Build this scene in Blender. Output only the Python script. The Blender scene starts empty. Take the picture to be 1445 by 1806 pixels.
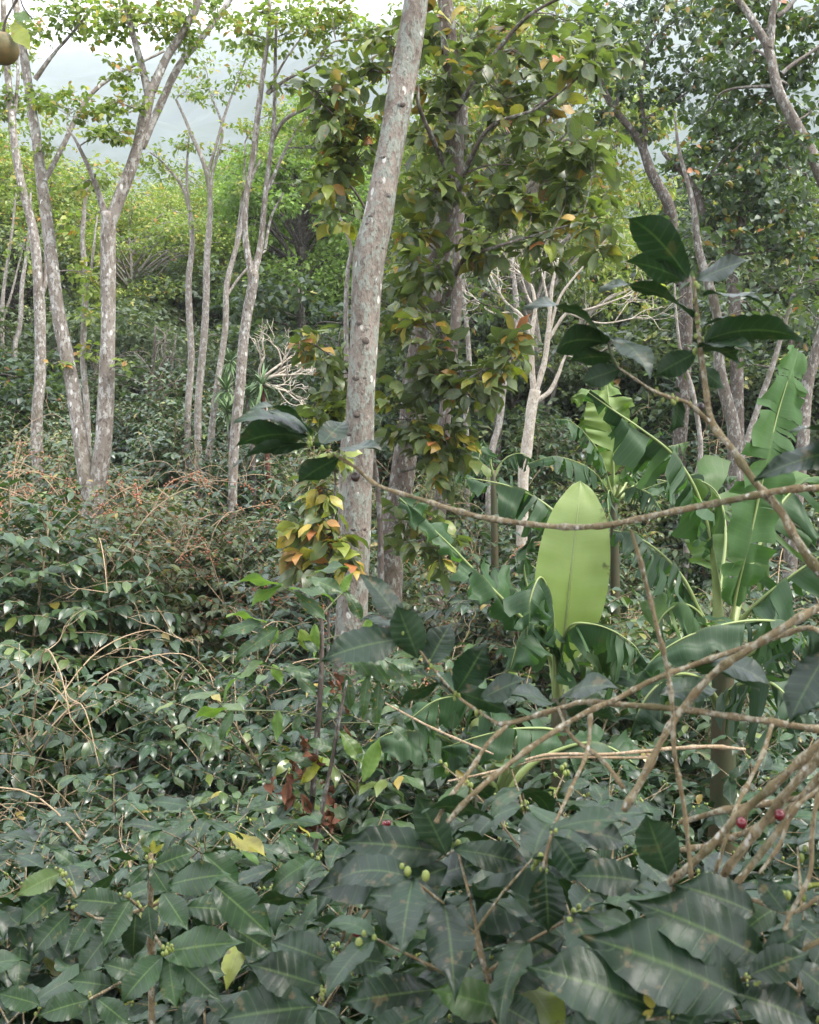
import bpy, math
import numpy as np
RNG = np.random.default_rng(11)
PI = math.pi
scene = bpy.context.scene
COL = scene.collection
# ------------------------------------------------------------------ camera model (photo pixels -> world)
F, CX, CY = 1936.0, 722.5, 903.0
CAM = np.array([0.0, 0.0, 3.1])
TH = math.atan(153.0 / F)
CT, ST = math.cos(TH), math.sin(TH)

def P(x, y, d):
    a = (x - CX) / F; b = -(y - CY) / F
    t = d / (CT + b * ST)
    return CAM + np.array([a * t, d, (-ST + b * CT) * t])

def sstep(a, b, x):
    t = np.clip((x - a) / (b - a), 0, 1)
    return t * t * (3 - 2 * t)

def GZ(x, y):
    x = np.asarray(x, float); y = np.asarray(y, float)
    z = 1.6 - 1.55 * sstep(0.9, 4.6, y)
    z = z + 0.25 * sstep(7, 11, y) + 0.95 * sstep(10, 17, y) + 2.3 * sstep(17, 45, y)
    z = z + np.clip(y - 45, 0, None) * 0.11 + 0.55 * sstep(.5, 2.2, -x) * sstep(4.4, 7.5, y)
    z = z + 0.07 * np.sin(x * 1.3 + y * 0.7) + 0.05 * np.sin(x * 2.9 - y * 2.1)
    return z

def unit(a):
    a = np.asarray(a, float)
    return a / np.maximum(np.linalg.norm(a, axis=-1, keepdims=True), 1e-9)

# ------------------------------------------------------------------ mesh buffer
class MB:
    def __init__(s):
        s.v = []; s.q = []; s.t = []; s.c = []; s.mq = []; s.mt = []; s.n = 0
    def add(s, v, q=None, t=None, c=None, m=0):
        v = np.asarray(v, float).reshape(-1, 3)
        s.v.append(v); s.c.append(np.asarray(c, float).reshape(-1, 3))
        if q is not None and len(q):
            s.q.append(np.asarray(q, int) + s.n); s.mq.append(np.full(len(q), m))
        if t is not None and len(t):
            s.t.append(np.asarray(t, int) + s.n); s.mt.append(np.full(len(t), m))
        s.n += len(v)
    def merge(s, o, m):
        for v, c in zip(o.v, o.c): s.v.append(v); s.c.append(c)
        for q in o.q: s.q.append(q + s.n); s.mq.append(np.full(len(q), m))
        for t in o.t: s.t.append(t + s.n); s.mt.append(np.full(len(t), m))
        s.n += o.n
    def build(s, name, mats, parent=None, smooth=True):
        if not isinstance(mats, (list, tuple)): mats = [mats]
        me = bpy.data.meshes.new(name)
        v = np.concatenate(s.v); c = np.concatenate(s.c)
        if parent is not None: v = v - BASE[parent.name]
        q = np.concatenate(s.q) if s.q else np.zeros((0, 4), int)
        t = np.concatenate(s.t) if s.t else np.zeros((0, 3), int)
        mi = np.concatenate(s.mq + s.mt)
        me.vertices.add(len(v)); me.vertices.foreach_set('co', v.astype(np.float32).ravel())
        loops = np.concatenate([q.ravel(), t.ravel()])
        me.loops.add(len(loops)); me.loops.foreach_set('vertex_index', loops.astype(np.int32))
        npol = len(q) + len(t)
        start = np.concatenate([np.arange(len(q)) * 4, len(q) * 4 + np.arange(len(t)) * 3])
        me.polygons.add(npol); me.polygons.foreach_set('loop_start', start.astype(np.int32))
        me.polygons.foreach_set('material_index', mi.astype(np.int32))
        me.polygons.foreach_set('use_smooth', np.full(npol, smooth))
        at = me.attributes.new('luv', 'FLOAT_VECTOR', 'POINT')
        at.data.foreach_set('vector', c.astype(np.float32).ravel())
        for m in mats: me.materials.append(m)
        me.update(calc_edges=True); me.validate()
        o = bpy.data.objects.new(name, me); COL.objects.link(o)
        if parent is not None:
            o.parent = parent; BASE[o.name] = BASE[parent.name]
        else:
            BASE[o.name] = np.zeros(3)
        return o

BASE = {}
def tag(o, label, cat, group=None):
    o['label'] = label; o['category'] = cat
    if group: o['group'] = group
    return o
def thing(name, label, cat, base=(0, 0, 0), group=None):
    o = bpy.data.objects.new(name, None); COL.objects.link(o)
    o.empty_display_size = 0.1
    o.location = tuple(float(k) for k in base); BASE[o.name] = np.asarray(base, float)
    return tag(o, label, cat, group)
def dup(root, loc, rz=0.0, sc=1.0, label=None, group=None):
    r = root.copy(); COL.objects.link(r)
    r.location = tuple(float(k) for k in loc); r.rotation_euler = (0, 0, rz)
    r.scale = (sc, sc, sc) if np.isscalar(sc) else tuple(sc)
    if label: r['label'] = label
    if group: r['group'] = group
    for ch in list(root.children):
        c = ch.copy(); COL.objects.link(c); c.parent = r
        for g in list(ch.children):
            e = g.copy(); COL.objects.link(e); e.parent = c
    return r

# ------------------------------------------------------------------ curves and tubes
def smooth(ctrl, per=5):
    c = np.asarray(ctrl, float)
    if len(c) == 2: return c[0] + (c[1] - c[0]) * np.linspace(0, 1, per + 1)[:, None]
    p = np.vstack([2 * c[0] - c[1], c, 2 * c[-1] - c[-2]])
    out = []
    t = np.linspace(0, 1, per, endpoint=False)[:, None]
    for i in range(1, len(p) - 2):
        a, b, cc, d = p[i - 1], p[i], p[i + 1], p[i + 2]
        out.append(0.5 * (2 * b + (cc - a) * t + (2 * a - 5 * b + 4 * cc - d) * t ** 2 + (3 * b - a - 3 * cc + d) * t ** 3))
    out.append(c[-1:])
    return np.vstack(out)

def tube(mb, pts, rad, seg=7, tint=0.5, m=0, lump=0.0, node=0.0, cap=True):
    pts = np.asarray(pts, float); n = len(pts)
    rad = np.broadcast_to(np.asarray(rad, float), (n,)).copy()
    T = unit(np.gradient(pts, axis=0))
    s = np.concatenate([[0], np.cumsum(np.linalg.norm(np.diff(pts, axis=0), axis=1))])
    if node > 0:
        ph = (s / node + RNG.random()) % 1.0
        rad *= 1 + 0.38 * np.exp(-((np.minimum(ph, 1 - ph)) / 0.13) ** 2)
    ref = np.array([0, 0, 1.0]) if abs(T[0][2]) < 0.9 else np.array([1.0, 0, 0])
    X = unit(np.cross(T[0], ref)); fr = []
    for i in range(n):
        X = unit(X - T[i] * np.dot(X, T[i])); fr.append((X, np.cross(T[i], X)))
    a = np.arange(seg) / seg * 2 * PI
    ca, sa = np.cos(a), np.sin(a)
    k = RNG.random(6) * 6.28
    Xs = np.array([f[0] for f in fr]); Ys = np.array([f[1] for f in fr])
    r = rad[:, None] * np.ones(seg)[None]
    if lump > 0:
        S = (s / max(rad.max(), 1e-4))[:, None]
        r = r * (1 + lump * (np.sin(a[None] * 2 + S * .7 + k[0]) + np.sin(a[None] * 3 - S * .43 + k[1]) + .7 * np.sin(S * 1.3 + k[2]) * np.cos(a[None] + k[3])))
    v = pts[:, None] + r[..., None] * (ca[None, :, None] * Xs[:, None] + sa[None, :, None] * Ys[:, None])
    luv = np.stack([np.broadcast_to(a / (2 * PI), (n, seg)), np.broadcast_to(s[:, None], (n, seg)), np.full((n, seg), tint)], -1)
    i, j = np.meshgrid(np.arange(n - 1), np.arange(seg), indexing='ij')
    j2 = (j + 1) % seg
    q = np.stack([i * seg + j, i * seg + j2, (i + 1) * seg + j2, (i + 1) * seg + j], -1).reshape(-1, 4)
    v = v.reshape(-1, 3); luv = luv.reshape(-1, 3); t = None
    if cap:
        v = np.vstack([v, pts[-1] + T[-1] * rad[-1] * .4]); luv = np.vstack([luv, luv[-1]])
        b = (n - 1) * seg
        t = np.array([[b + jj, b + (jj + 1) % seg, n * seg] for jj in range(seg)])
    mb.add(v, q, t, luv, m)

def limb(mb, ctrl, per=6, seg=9, lump=0.04, tint=0.5, node=0.0, m=0, wob=0.0):
    """ctrl rows: photo x, photo y, metres away, width in photo pixels"""
    w = np.array([np.append(P(x, y, d), wd * d / F / 2) for x, y, d, wd in ctrl])
    p = smooth(w, per)
    if wob > 0:
        k = RNG.random(4) * 6.28; s = np.arange(len(p))
        p[:, 0] += wob * np.sin(s * .55 + k[0]) + wob * .6 * np.sin(s * 1.27 + k[1])
        p[:, 1] += wob * np.sin(s * .6 + k[2])
    tube(mb, p[:, :3], np.maximum(p[:, 3], 1e-4), seg, tint, m, lump, node)
    return p

# ------------------------------------------------------------------ leaves
def leaf_t(nv, nu, W=.42, fold=.12, droop=.6, corr=0., nvein=8, wave=0., sharp=.55, low=.95, edge=0., twist=0.):
    v = np.linspace(0, 1, nv + 1); u = np.linspace(-1, 1, nu + 1)
    w = W / 2 * np.sin(PI * v ** low) ** .8 * (1 - sharp * sstep(.72, .99, v))
    w = np.maximum(w, .006)
    th = .25 * droop - droop * v * 1.15
    dy = np.cos(th); dz = np.sin(th)
    y = np.concatenate([[0], np.cumsum((dy[1:] + dy[:-1]) / 2)]) / nv
    z = np.concatenate([[0], np.cumsum((dz[1:] + dz[:-1]) / 2)]) / nv
    V, U = np.meshgrid(v, u, indexing='ij')
    wv = w[:, None] * np.ones_like(U)
    if edge > 0: wv = wv * (1 + edge * np.abs(U) * np.sin(V * nvein * 2 * PI + np.sign(U)))
    X = U * wv; Y = y[:, None] + 0 * U; Z = z[:, None] + fold * np.abs(U) * wv
    ph = (V * nvein - np.abs(U) * .9) * 2 * PI
    Z = Z + corr * np.cos(ph) * np.abs(U) ** .7 * (1 - .3 * np.abs(U)) * np.sin(PI * np.clip(V, 0, 1)) ** .5
    Z = Z + wave * U ** 2 * np.sin(V * 9 + np.where(U > 0, .4, 2.1))
    if twist:
        A = twist * (V - .2); X, Z = X * np.cos(A), Z + X * np.sin(A)
    vs = np.stack([X, Y, Z], -1).reshape(-1, 3)
    c = np.stack([U, V, 0 * U], -1).reshape(-1, 3)
    k = nu + 1
    i, j = np.meshgrid(np.arange(nv), np.arange(nu), indexing='ij')
    q = np.stack([i * k + j, i * k + j + 1, (i + 1) * k + j + 1, (i + 1) * k + j], -1).reshape(-1, 4)
    return vs, q, c

def scatter(mb, tpls, pos, D, Nn, L, tint, m=0):
    pos = np.asarray(pos, float); D = unit(D); Nn = np.asarray(Nn, float)
    n = len(pos)
    if n == 0: return
    L = np.broadcast_to(np.asarray(L, float), (n,)); tint = np.broadcast_to(np.asarray(tint, float), (n,))
    S = unit(np.cross(D, Nn)); N2 = np.cross(S, D)
    pick = RNG.integers(0, len(tpls), n)
    for ti, (tv, tq, tc) in enumerate(tpls):
        ix = np.where(pick == ti)[0]
        if not len(ix): continue
        M = np.stack([S[ix], D[ix], N2[ix]], -1) * L[ix][:, None, None]
        v = np.einsum('nij,kj->nki', M, tv) + pos[ix][:, None]
        c = np.broadcast_to(tc, (len(ix),) + tc.shape).copy(); c[..., 2] = tint[ix][:, None]
        q = tq[None] + (np.arange(len(ix)) * len(tv))[:, None, None]
        mb.add(v.reshape(-1, 3), q.reshape(-1, 4), None, c.reshape(-1, 3), m)

COF_N = [leaf_t(28, 6, .42, .12, dr, .0085, 7, wv * 1.2, edge=.03, twist=tw) for dr, wv, tw in ((.5, .03, .2), (.9, .05, -.3), (.25, .04, .1), (1.2, .03, .35))]
COF_M = [leaf_t(6, 4, .44, .14, dr, 0, 8, .05, twist=tw) for dr, tw in ((.5, .2), (.9, -.3), (1.2, .3))]
COF_F = [leaf_t(3, 2, .46, .22, dr, 0, 8, 0) for dr in (.5, 1.0)]
BRD_M = [leaf_t(5, 4, .54, .12, dr, 0, 6, .05, .35, .85, twist=tw) for dr, tw in ((.5, .3), (1.0, -.3), (.8, .5))]
BRD_F = [leaf_t(3, 2, .60, .2, dr, 0, 6, 0, .35, .85) for dr in (.5, 1.0)]
SML = [leaf_t(2, 2, .50, .25, dr, 0, 6, 0) for dr in (.4, 1.0)]
LONG_M = [leaf_t(10, 4, .30, .10, dr, 0.006, 9, .06, .6, .95, edge=.07, twist=tw) for dr, tw in ((.9, .3), (1.3, -.3), (1.6, .2))]
DEAD = [leaf_t(8, 4, .40, -.9, 1.6, .03, 4, .2, twist=1.5), leaf_t(8, 4, .35, .9, 1.2, .03, 4, .2, twist=-1.2)]

def rnd_dirs(n, zb=0.0):
    d = RNG.normal(size=(n, 3)); d[:, 2] += zb
    return unit(d)

# ------------------------------------------------------------------ materials
def _n(nt, typ, **kw):
    n = nt.nodes.new(typ)
    for k, v in kw.items(): setattr(n, k, v)
    return n
def _m(nt, op, a, b=None, c=None):
    n = _n(nt, 'ShaderNodeMath', operation=op)
    for i, x in enumerate((a, b, c)):
        if x is None: continue
        if isinstance(x, (int, float)): n.inputs[i].default_value = x
        else: nt.links.new(x, n.inputs[i])
    return n.outputs[0]
def _mix(nt, fac, a, b, mode='MIX'):
    n = _n(nt, 'ShaderNodeMix', data_type='RGBA', blend_type=mode)
    for s, x in ((n.inputs[0], fac), (n.inputs[6], a), (n.inputs[7], b)):
        if isinstance(x, (int, float)): s.default_value = x
        elif isinstance(x, tuple): s.default_value = x + (1,)
        else: nt.links.new(x, s)
    return n.outputs[2]
def _ramp(nt, fac, stops, interp='LINEAR'):
    r = _n(nt, 'ShaderNodeValToRGB'); r.color_ramp.interpolation = interp
    e = r.color_ramp.elements
    while len(e) < len(stops): e.new(0.5)
    for k, (p, c) in enumerate(stops):
        e[k].position = p; e[k].color = (c + (1,)) if isinstance(c, tuple) else (c, c, c, 1)
    nt.links.new(fac, r.inputs[0]); return r.outputs[0]
def _noise(nt, vec, scale, detail=3, rough=.55):
    n = _n(nt, 'ShaderNodeTexNoise'); n.inputs['Scale'].default_value = scale
    n.inputs['Detail'].default_value = detail; n.inputs['Roughness'].default_value = rough
    if vec is not None: nt.links.new(vec, n.inputs['Vector'])
    return n.outputs[0]
def new_mat(name):
    m = bpy.data.materials.new(name); m.use_nodes = True
    nt = m.node_tree; nt.nodes.clear()
    return m, nt, _n(nt, 'ShaderNodeOutputMaterial')

def leaf_mat(name, stops, under=(.05, .10, .035), rough=.4, trans=.22, vein=.35, nvein=8., spec=.5, blotch=0., blotch_col=(.25, .22, .04), tcol=None, bump=.0, rscale=9., var=.35, vcol=(.16, .24, .07)):
    m, nt, out = new_mat(name); L = nt.links.new
    at = _n(nt, 'ShaderNodeAttribute', attribute_name='luv')
    sp = _n(nt, 'ShaderNodeSeparateXYZ'); L(at.outputs['Vector'], sp.inputs[0])
    u, v, t = sp.outputs
    co = _n(nt, 'ShaderNodeTexCoord').outputs['Object']
    col = _ramp(nt, t, stops)
    nz = _noise(nt, co, rscale, 4)
    col = _mix(nt, 1.0, col, _ramp(nt, nz, [(.3, 1 - var), (.7, 1 + var)]), 'MULTIPLY')
    au = _m(nt, 'ABSOLUTE', u)
    lat = _m(nt, 'SINE', _m(nt, 'MULTIPLY', _m(nt, 'SUBTRACT', _m(nt, 'MULTIPLY', v, nvein), _m(nt, 'MULTIPLY', au, .9)), 2 * PI))
    if blotch > 0:
        b = _ramp(nt, _noise(nt, co, rscale * 3.5, 3, .6), [(.70 - blotch * .2, 0.), (.76 - blotch * .2, 1.)])
        col = _mix(nt, _m(nt, 'MULTIPLY', b, .8), col, blotch_col)
    mid = _m(nt, 'SUBTRACT', 1., _m(nt, 'SMOOTH_MIN', _m(nt, 'MULTIPLY', au, 11.), 1., .2))
    mid = _m(nt, 'MAXIMUM', mid, 0.)
    side = _m(nt, 'MAXIMUM', _m(nt, 'SUBTRACT', lat, .86), 0.)
    vf = _m(nt, 'MULTIPLY', _m(nt, 'ADD', mid, _m(nt, 'MULTIPLY', side, 1.8)), vein)
    col = _mix(nt, vf, col, vcol)
    geo = _n(nt, 'ShaderNodeNewGeometry')
    un = _mix(nt, vf, under, (.12, .2, .06))
    colb = _mix(nt, geo.outputs['Backfacing'], col, _mix(nt, .55, col, un))
    pb = _n(nt, 'ShaderNodeBsdfPrincipled')
    L(colb, pb.inputs['Base Color'])
    rg = _m(nt, 'ADD', _m(nt, 'MULTIPLY', geo.outputs['Backfacing'], .25), _m(nt, 'MULTIPLY_ADD', nz, .25, rough - .12))
    L(rg, pb.inputs['Roughness']); pb.inputs['Specular IOR Level'].default_value = spec
    if bump > 0:
        bp = _n(nt, 'ShaderNodeBump'); bp.inputs['Strength'].default_value = bump; bp.inputs['Distance'].default_value = .004
        L(_m(nt, 'ADD', _m(nt, 'MULTIPLY', side, -1.2), _m(nt, 'MULTIPLY', _noise(nt, co, 160., 2), .25)), bp.inputs['Height']); L(bp.outputs[0], pb.inputs['Normal'])
    tr = _n(nt, 'ShaderNodeBsdfTranslucent')
    L(_mix(nt, 1., colb, tcol or (2.2, 2.4, .9), 'MULTIPLY'), tr.inputs[0])
    mx = _n(nt, 'ShaderNodeMixShader'); mx.inputs[0].default_value = trans
    L(pb.outputs[0], mx.inputs[1]); L(tr.outputs[0], mx.inputs[2]); L(mx.outputs[0], out.inputs[0])
    return m

def bark_mat(name, a, b, lichen, dark, lich=.5, scale=1., moss=None, rough=.85, spots=.0, bump=.6):
    m, nt, out = new_mat(name); L = nt.links.new
    co = _n(nt, 'ShaderNodeTexCoord').outputs['Object']
    mp = _n(nt, 'ShaderNodeMapping'); L(co, mp.inputs[0]); mp.inputs['Scale'].default_value = (1, 1, .55)
    v = mp.outputs[0]
    n1 = _noise(nt, v, 7 * scale, 6, .62); n2 = _noise(nt, v, 24 * scale, 5, .65); n3 = _noise(nt, v, 3.1 * scale, 4, .6); n4 = _noise(nt, v, 55 * scale, 3, .6)
    col = _mix(nt, _ramp(nt, n1, [(.36, 0.), (.62, 1.)]), a, b)
    col = _mix(nt, _ramp(nt, n2, [(.60 - .16 * lich, 0.), (.64 - .12 * lich, .9)]), col, lichen)
    col = _mix(nt, _ramp(nt, n4, [(.54, 0.), (.66, .75)]), col, dark)
    if moss: col = _mix(nt, _ramp(nt, n3, [(.54, 0.), (.66, .8)]), col, moss)
    vo = _n(nt, 'ShaderNodeTexVoronoi'); vo.inputs['Scale'].default_value = 17 * scale; L(v, vo.inputs['Vector'])
    if spots > 0:
        dn = _m(nt, 'ADD', vo.outputs['Distance'], _m(nt, 'MULTIPLY', n2, .25))
        sel = _m(nt, 'GREATER_THAN', n1, .5)
        col = _mix(nt, _m(nt, 'MULTIPLY', _m(nt, 'MULTIPLY', _ramp(nt, dn, [(.30, 1.), (.36, 0.)]), sel), spots), col, (.62, .62, .58))
    pb = _n(nt, 'ShaderNodeBsdfPrincipled'); L(col, pb.inputs['Base Color'])
    pb.inputs['Roughness'].default_value = rough; pb.inputs['Specular IOR Level'].default_value = .25
    bp = _n(nt, 'ShaderNodeBump'); bp.inputs['Strength'].default_value = bump; bp.inputs['Distance'].default_value = .012 / scale
    L(_m(nt, 'ADD', n2, _m(nt, 'MULTIPLY', n4, .7)), bp.inputs['Height']); L(bp.outputs[0], pb.inputs['Normal'])
    L(pb.outputs[0], out.inputs[0]); return m

def plain_mat(name, a, b, scale=20., rough=.5, spec=.4, bump=0., sss=0.):
    m, nt, out = new_mat(name); L = nt.links.new
    co = _n(nt, 'ShaderNodeTexCoord').outputs['Object']
    n1 = _noise(nt, co, scale, 5, .6)
    pb = _n(nt, 'ShaderNodeBsdfPrincipled'); L(_mix(nt, _ramp(nt, n1, [(.35, 0.), (.65, 1.)]), a, b), pb.inputs['Base Color'])
    pb.inputs['Roughness'].default_value = rough; pb.inputs['Specular IOR Level'].default_value = spec
    if bump:
        bp = _n(nt, 'ShaderNodeBump'); bp.inputs['Strength'].default_value = bump; bp.inputs['Distance'].default_value = .02
        L(n1, bp.inputs['Height']); L(bp.outputs[0], pb.inputs['Normal'])
    L(pb.outputs[0], out.inputs[0]); return m

M_COF = leaf_mat('coffee_leaf', [(0, (.006, .018, .008)), (.45, (.010, .029, .010)), (.8, (.020, .048, .012)), (.93, (.055, .11, .016)), (1, (.22, .19, .03))], (.012, .036, .009), .38, .09, .26, 9., .42, .45, (.075, .06, .028), bump=.3, rscale=14., var=.5)
M_COF_F = leaf_mat('coffee_leaf_field', [(0, (.008, .022, .012)), (.4, (.016, .041, .017)), (.8, (.050, .082, .022)), (.95, (.11, .14, .025)), (1, (.22, .16, .03))], (.035, .075, .025), .33, .15, .3, 8., .65, rscale=6.)
M_COF_B = leaf_mat('budding_coffee_leaf', [(0, (.010, .028, .010)), (.5, (.016, .042, .012)), (.85, (.034, .07, .016)), (1, (.2, .2, .03))], (.02, .05, .014), .38, .10, .35, 8., .42, .3, (.10, .09, .03), bump=.3, rscale=14., var=.4)
M_COF_W = leaf_mat('olive_coffee_leaf', [(0, (.028, .045, .016)), (.5, (.050, .072, .020)), (.85, (.085, .11, .025)), (1, (.24, .17, .04))], (.05, .08, .025), .36, .18, .3, 8., .6, rscale=6.)
M_BRD = leaf_mat('broad_leaf', [(0, (.048, .066, .038)), (.45, (.075, .098, .042)), (.70, (.10, .14, .03)), (.84, (.18, .21, .03)), (.93, (.27, .21, .025)), (1, (.24, .085, .03))], (.07, .10, .04), .42, .26, .3, 6., .5, .5, (.20, .10, .03), rscale=12.)
M_DARK = leaf_mat('dark_canopy_leaf', [(0, (.020, .036, .024)), (.5, (.034, .058, .030)), (.8, (.065, .11, .028)), (.93, (.18, .19, .035)), (1, (.25, .10, .04))], (.06, .09, .04), .42, .28, .2, 6., .5, rscale=5.)
M_INGA = leaf_mat('shade_tree_leaf', [(0, (.065, .10, .026)), (.5, (.14, .185, .040)), (.8, (.23, .26, .062)), (.94, (.28, .23, .05)), (1, (.30, .14, .05))], (.09, .14, .05), .5, .33, .0, 6., .4, rscale=3.)
M_LIME = leaf_mat('bright_tree_leaf', [(0, (.06, .105, .026)), (.5, (.125, .19, .048)), (1, (.24, .31, .09))], (.10, .16, .05), .5, .36, .0, 6., .4, rscale=1.5)
M_UNDER = leaf_mat('understory_leaf', [(0, (.036, .056, .032)), (.5, (.070, .098, .048)), (.85, (.125, .155, .058)), (1, (.22, .20, .06))], (.08, .11, .06), .5, .25, .0, 6., .45, rscale=2.)
M_GREY = leaf_mat('feathery_leaf', [(0, (.050, .070, .045)), (1, (.085, .11, .065))], (.08, .10, .06), .6, .25, 0., 6., .3, rscale=2.)
M_BAN = leaf_mat('banana_leaf', [(0, (.013, .034, .016)), (.4, (.025, .062, .020)), (.7, (.075, .135, .022)), (1, (.19, .25, .085))], (.045, .10, .028), .56, .28, .22, 46., .42, .12, (.06, .06, .025), bump=.3, rscale=2.5, var=.16, vcol=(.27, .32, .13))
M_SAP = leaf_mat('sapling_leaf', [(0, (.028, .055, .028)), (.5, (.045, .080, .034)), (.8, (.09, .15, .022)), (1, (.26, .25, .035))], (.10, .17, .04), .45, .30, .35, 9., .45, .3, (.25, .14, .03), rscale=16.)
M_DEAD = leaf_mat('dead_leaf', [(0, (.045, .018, .013)), (.6, (.085, .032, .022)), (1, (.2, .10, .05))], (.14, .06, .04), .7, .15, .3, 6., .2, rscale=12.)
M_LITTER = leaf_mat('leaf_litter', [(0, (.06, .035, .022)), (1, (.24, .14, .08))], (.14, .08, .05), .8, .05, .2, 6., .2, rscale=8.)
M_BARK_MAIN = bark_mat('lichen_bark', (.115, .095, .078), (.205, .175, .148), (.185, .20, .17), (.055, .042, .034), .68, .9, (.055, .042, .03), spots=.5, bump=1.1)
M_BARK_IVY = bark_mat('mossy_bark', (.085, .065, .052), (.13, .105, .088), (.21, .22, .195), (.028, .022, .018), .5, 1.1, (.04, .034, .02), spots=.3)
M_BARK_L = bark_mat('pale_bark', (.14, .117, .096), (.20, .176, .154), (.32, .31, .285), (.05, .038, .03), .6, 1.0, (.09, .075, .045), spots=.6)
M_BARK_S = bark_mat('slim_bark', (.155, .134, .112), (.205, .182, .158), (.30, .29, .265), (.06, .048, .04), .55, 1.1, (.10, .095, .06))
M_BARK_D = bark_mat('dark_bark', (.055, .043, .035), (.09, .073, .06), (.17, .17, .155), (.022, .018, .015), .4, 1.1)
M_BARK_W = bark_mat('bleached_bark', (.34, .29, .23), (.42, .37, .30), (.50, .46, .40), (.16, .13, .10), .5, 1.1)
M_COFW = bark_mat('coffee_wood', (.13, .092, .046), (.205, .158, .088), (.28, .255, .19), (.045, .032, .018), .5, 5., (.08, .07, .028), rough=.7, bump=1., spots=.5)
M_TWIG = bark_mat('dry_twig', (.24, .17, .10), (.33, .24, .15), (.38, .32, .24), (.09, .06, .04), .4, 6.)
M_GREENSTEM = plain_mat('green_stem', (.04, .065, .02), (.075, .075, .03), 40.)
M_BUD = plain_mat('green_bud', (.13, .18, .03), (.22, .24, .07), 60., .45)
M_CHERRY = plain_mat('coffee_cherry', (.085, .008, .012), (.14, .012, .016), 90., .22, .6)
M_CHERRY_D = plain_mat('dark_cherry', (.025, .016, .014), (.05, .03, .025), 90., .35, .5)
M_CHERRY_F = plain_mat('field_cherries', (.24, .06, .03), (.34, .15, .06), 30., .35, .5)
M_MIDRIB = plain_mat('banana_midrib', (.15, .20, .065), (.20, .24, .09), 8., .45)
M_PSEUDO = plain_mat('banana_stem', (.035, .05, .02), (.06, .04, .022), 5., .55, .3, .3)
M_FRUIT = plain_mat('fruit_skin', (.20, .13, .05), (.09, .085, .035), 22., .6, .35, .2)
def ball(mb, c, r, seg=8, rings=5, sx=1.0):
    th = np.linspace(0, PI, rings + 1)[1:-1]; a = np.arange(seg) / seg * 2 * PI
    v = np.stack([np.sin(th)[:, None] * np.cos(a), np.sin(th)[:, None] * np.sin(a), np.cos(th)[:, None] * np.ones(seg) * sx], -1).reshape(-1, 3)
    v = np.vstack([v, [0, 0, sx], [0, 0, -sx]]) * r + c
    q = []; t = []
    for i in range(rings - 2):
        for j in range(seg): q.append([i * seg + j, (i + 1) * seg + j, (i + 1) * seg + (j + 1) % seg, i * seg + (j + 1) % seg])
    n = len(v) - 2; b = (rings - 2) * seg
    for j in range(seg): t.append([n, j, (j + 1) % seg]); t.append([n + 1, b + (j + 1) % seg, b + j])
    mb.add(v, q, t, np.full((len(v), 3), .5))


# ------------------------------------------------------------------ crowns
def pal(n, base=.4, sd=.18, odd=.06):
    t = np.clip(RNG.normal(base, sd, n), 0, .82)
    k = RNG.random(n) < odd
    t[k] = RNG.uniform(.84, 1., k.sum())
    return t

def clusters(mb, anchors, axis, k, L, tpls, sd=.3, droop=.35, tint=None, up=.9, tb=.4, odd=.06):
    """k leaves radiating from every anchor"""
    n = len(anchors)
    pos = np.repeat(anchors, k, 0); ax = np.repeat(axis, k, 0)
    D = unit(ax * .5 + RNG.normal(size=(n * k, 3)) * np.array([1, 1, .55]) * .8 + np.array([0, 0, -droop]))
    N = unit(np.array([0, 0, up]) + RNG.normal(size=(n * k, 3)) * .45)
    LL = L * RNG.uniform(.65, 1.25, n * k)
    if tint is None:
        tint = np.clip(np.repeat(pal(n, tb, .15, odd), k) + RNG.normal(0, .05, n * k), 0, 1)
    scatter(mb, tpls, pos + D * LL[:, None] * .15, D, N, LL, tint)

def crown(mbt, mbc, limbs, blobs, n, k, L, tpls, flat=.7, ntw=6, droop=.35, tb=.4, odd=.06, twr=.005):
    for b in blobs:
        x, y, d, r = b[:4]; dens = b[4] if len(b) > 4 else 1.
        c = P(x, y, d); r = r * d / F
        dd = np.linalg.norm(limbs[:, :3] - c, axis=1) + np.clip(limbs[:, 2] - c[2], 0, None) * 1.5
        i = int(np.argmin(dd)); lp = limbs[i]
        dist = np.linalg.norm(c - lp[:3])
        mid = (lp[:3] + c) / 2 + RNG.normal(size=3) * dist * .08 + np.array([0, 0, .05 * dist])
        br = smooth([lp[:3], mid, c], 5)
        r0 = min(lp[3] * .6, .006 + .011 * dist)
        tube(mbt, br, np.linspace(max(r0, twr), twr, len(br)), 5, .5)
        anch = []; axs = []
        for q in range(ntw):
            dr = rnd_dirs(1)[0] * np.array([1, 1, flat]); e = c + dr * r * RNG.uniform(.7, 1.1)
            s = br[RNG.integers(len(br) // 2, len(br))]
            tw = smooth([s, (s + e) / 2 + RNG.normal(size=3) * r * .12, e], 4)
            tube(mbt, tw, np.linspace(twr * .9, twr * .35, len(tw)), 4, .5)
            m = max(1, int(n * dens / ntw)); f = RNG.uniform(.35, 1.03, m)
            anch.append(s + (e - s) * f[:, None] + RNG.normal(size=(m, 3)) * r * .24 * np.array([1, 1, flat])); axs.append(np.repeat(unit(e - s)[None], m, 0))
        clusters(mbc, np.concatenate(anch), np.concatenate(axs), k, L, tpls, droop=droop, tb=tb, odd=odd)

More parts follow.
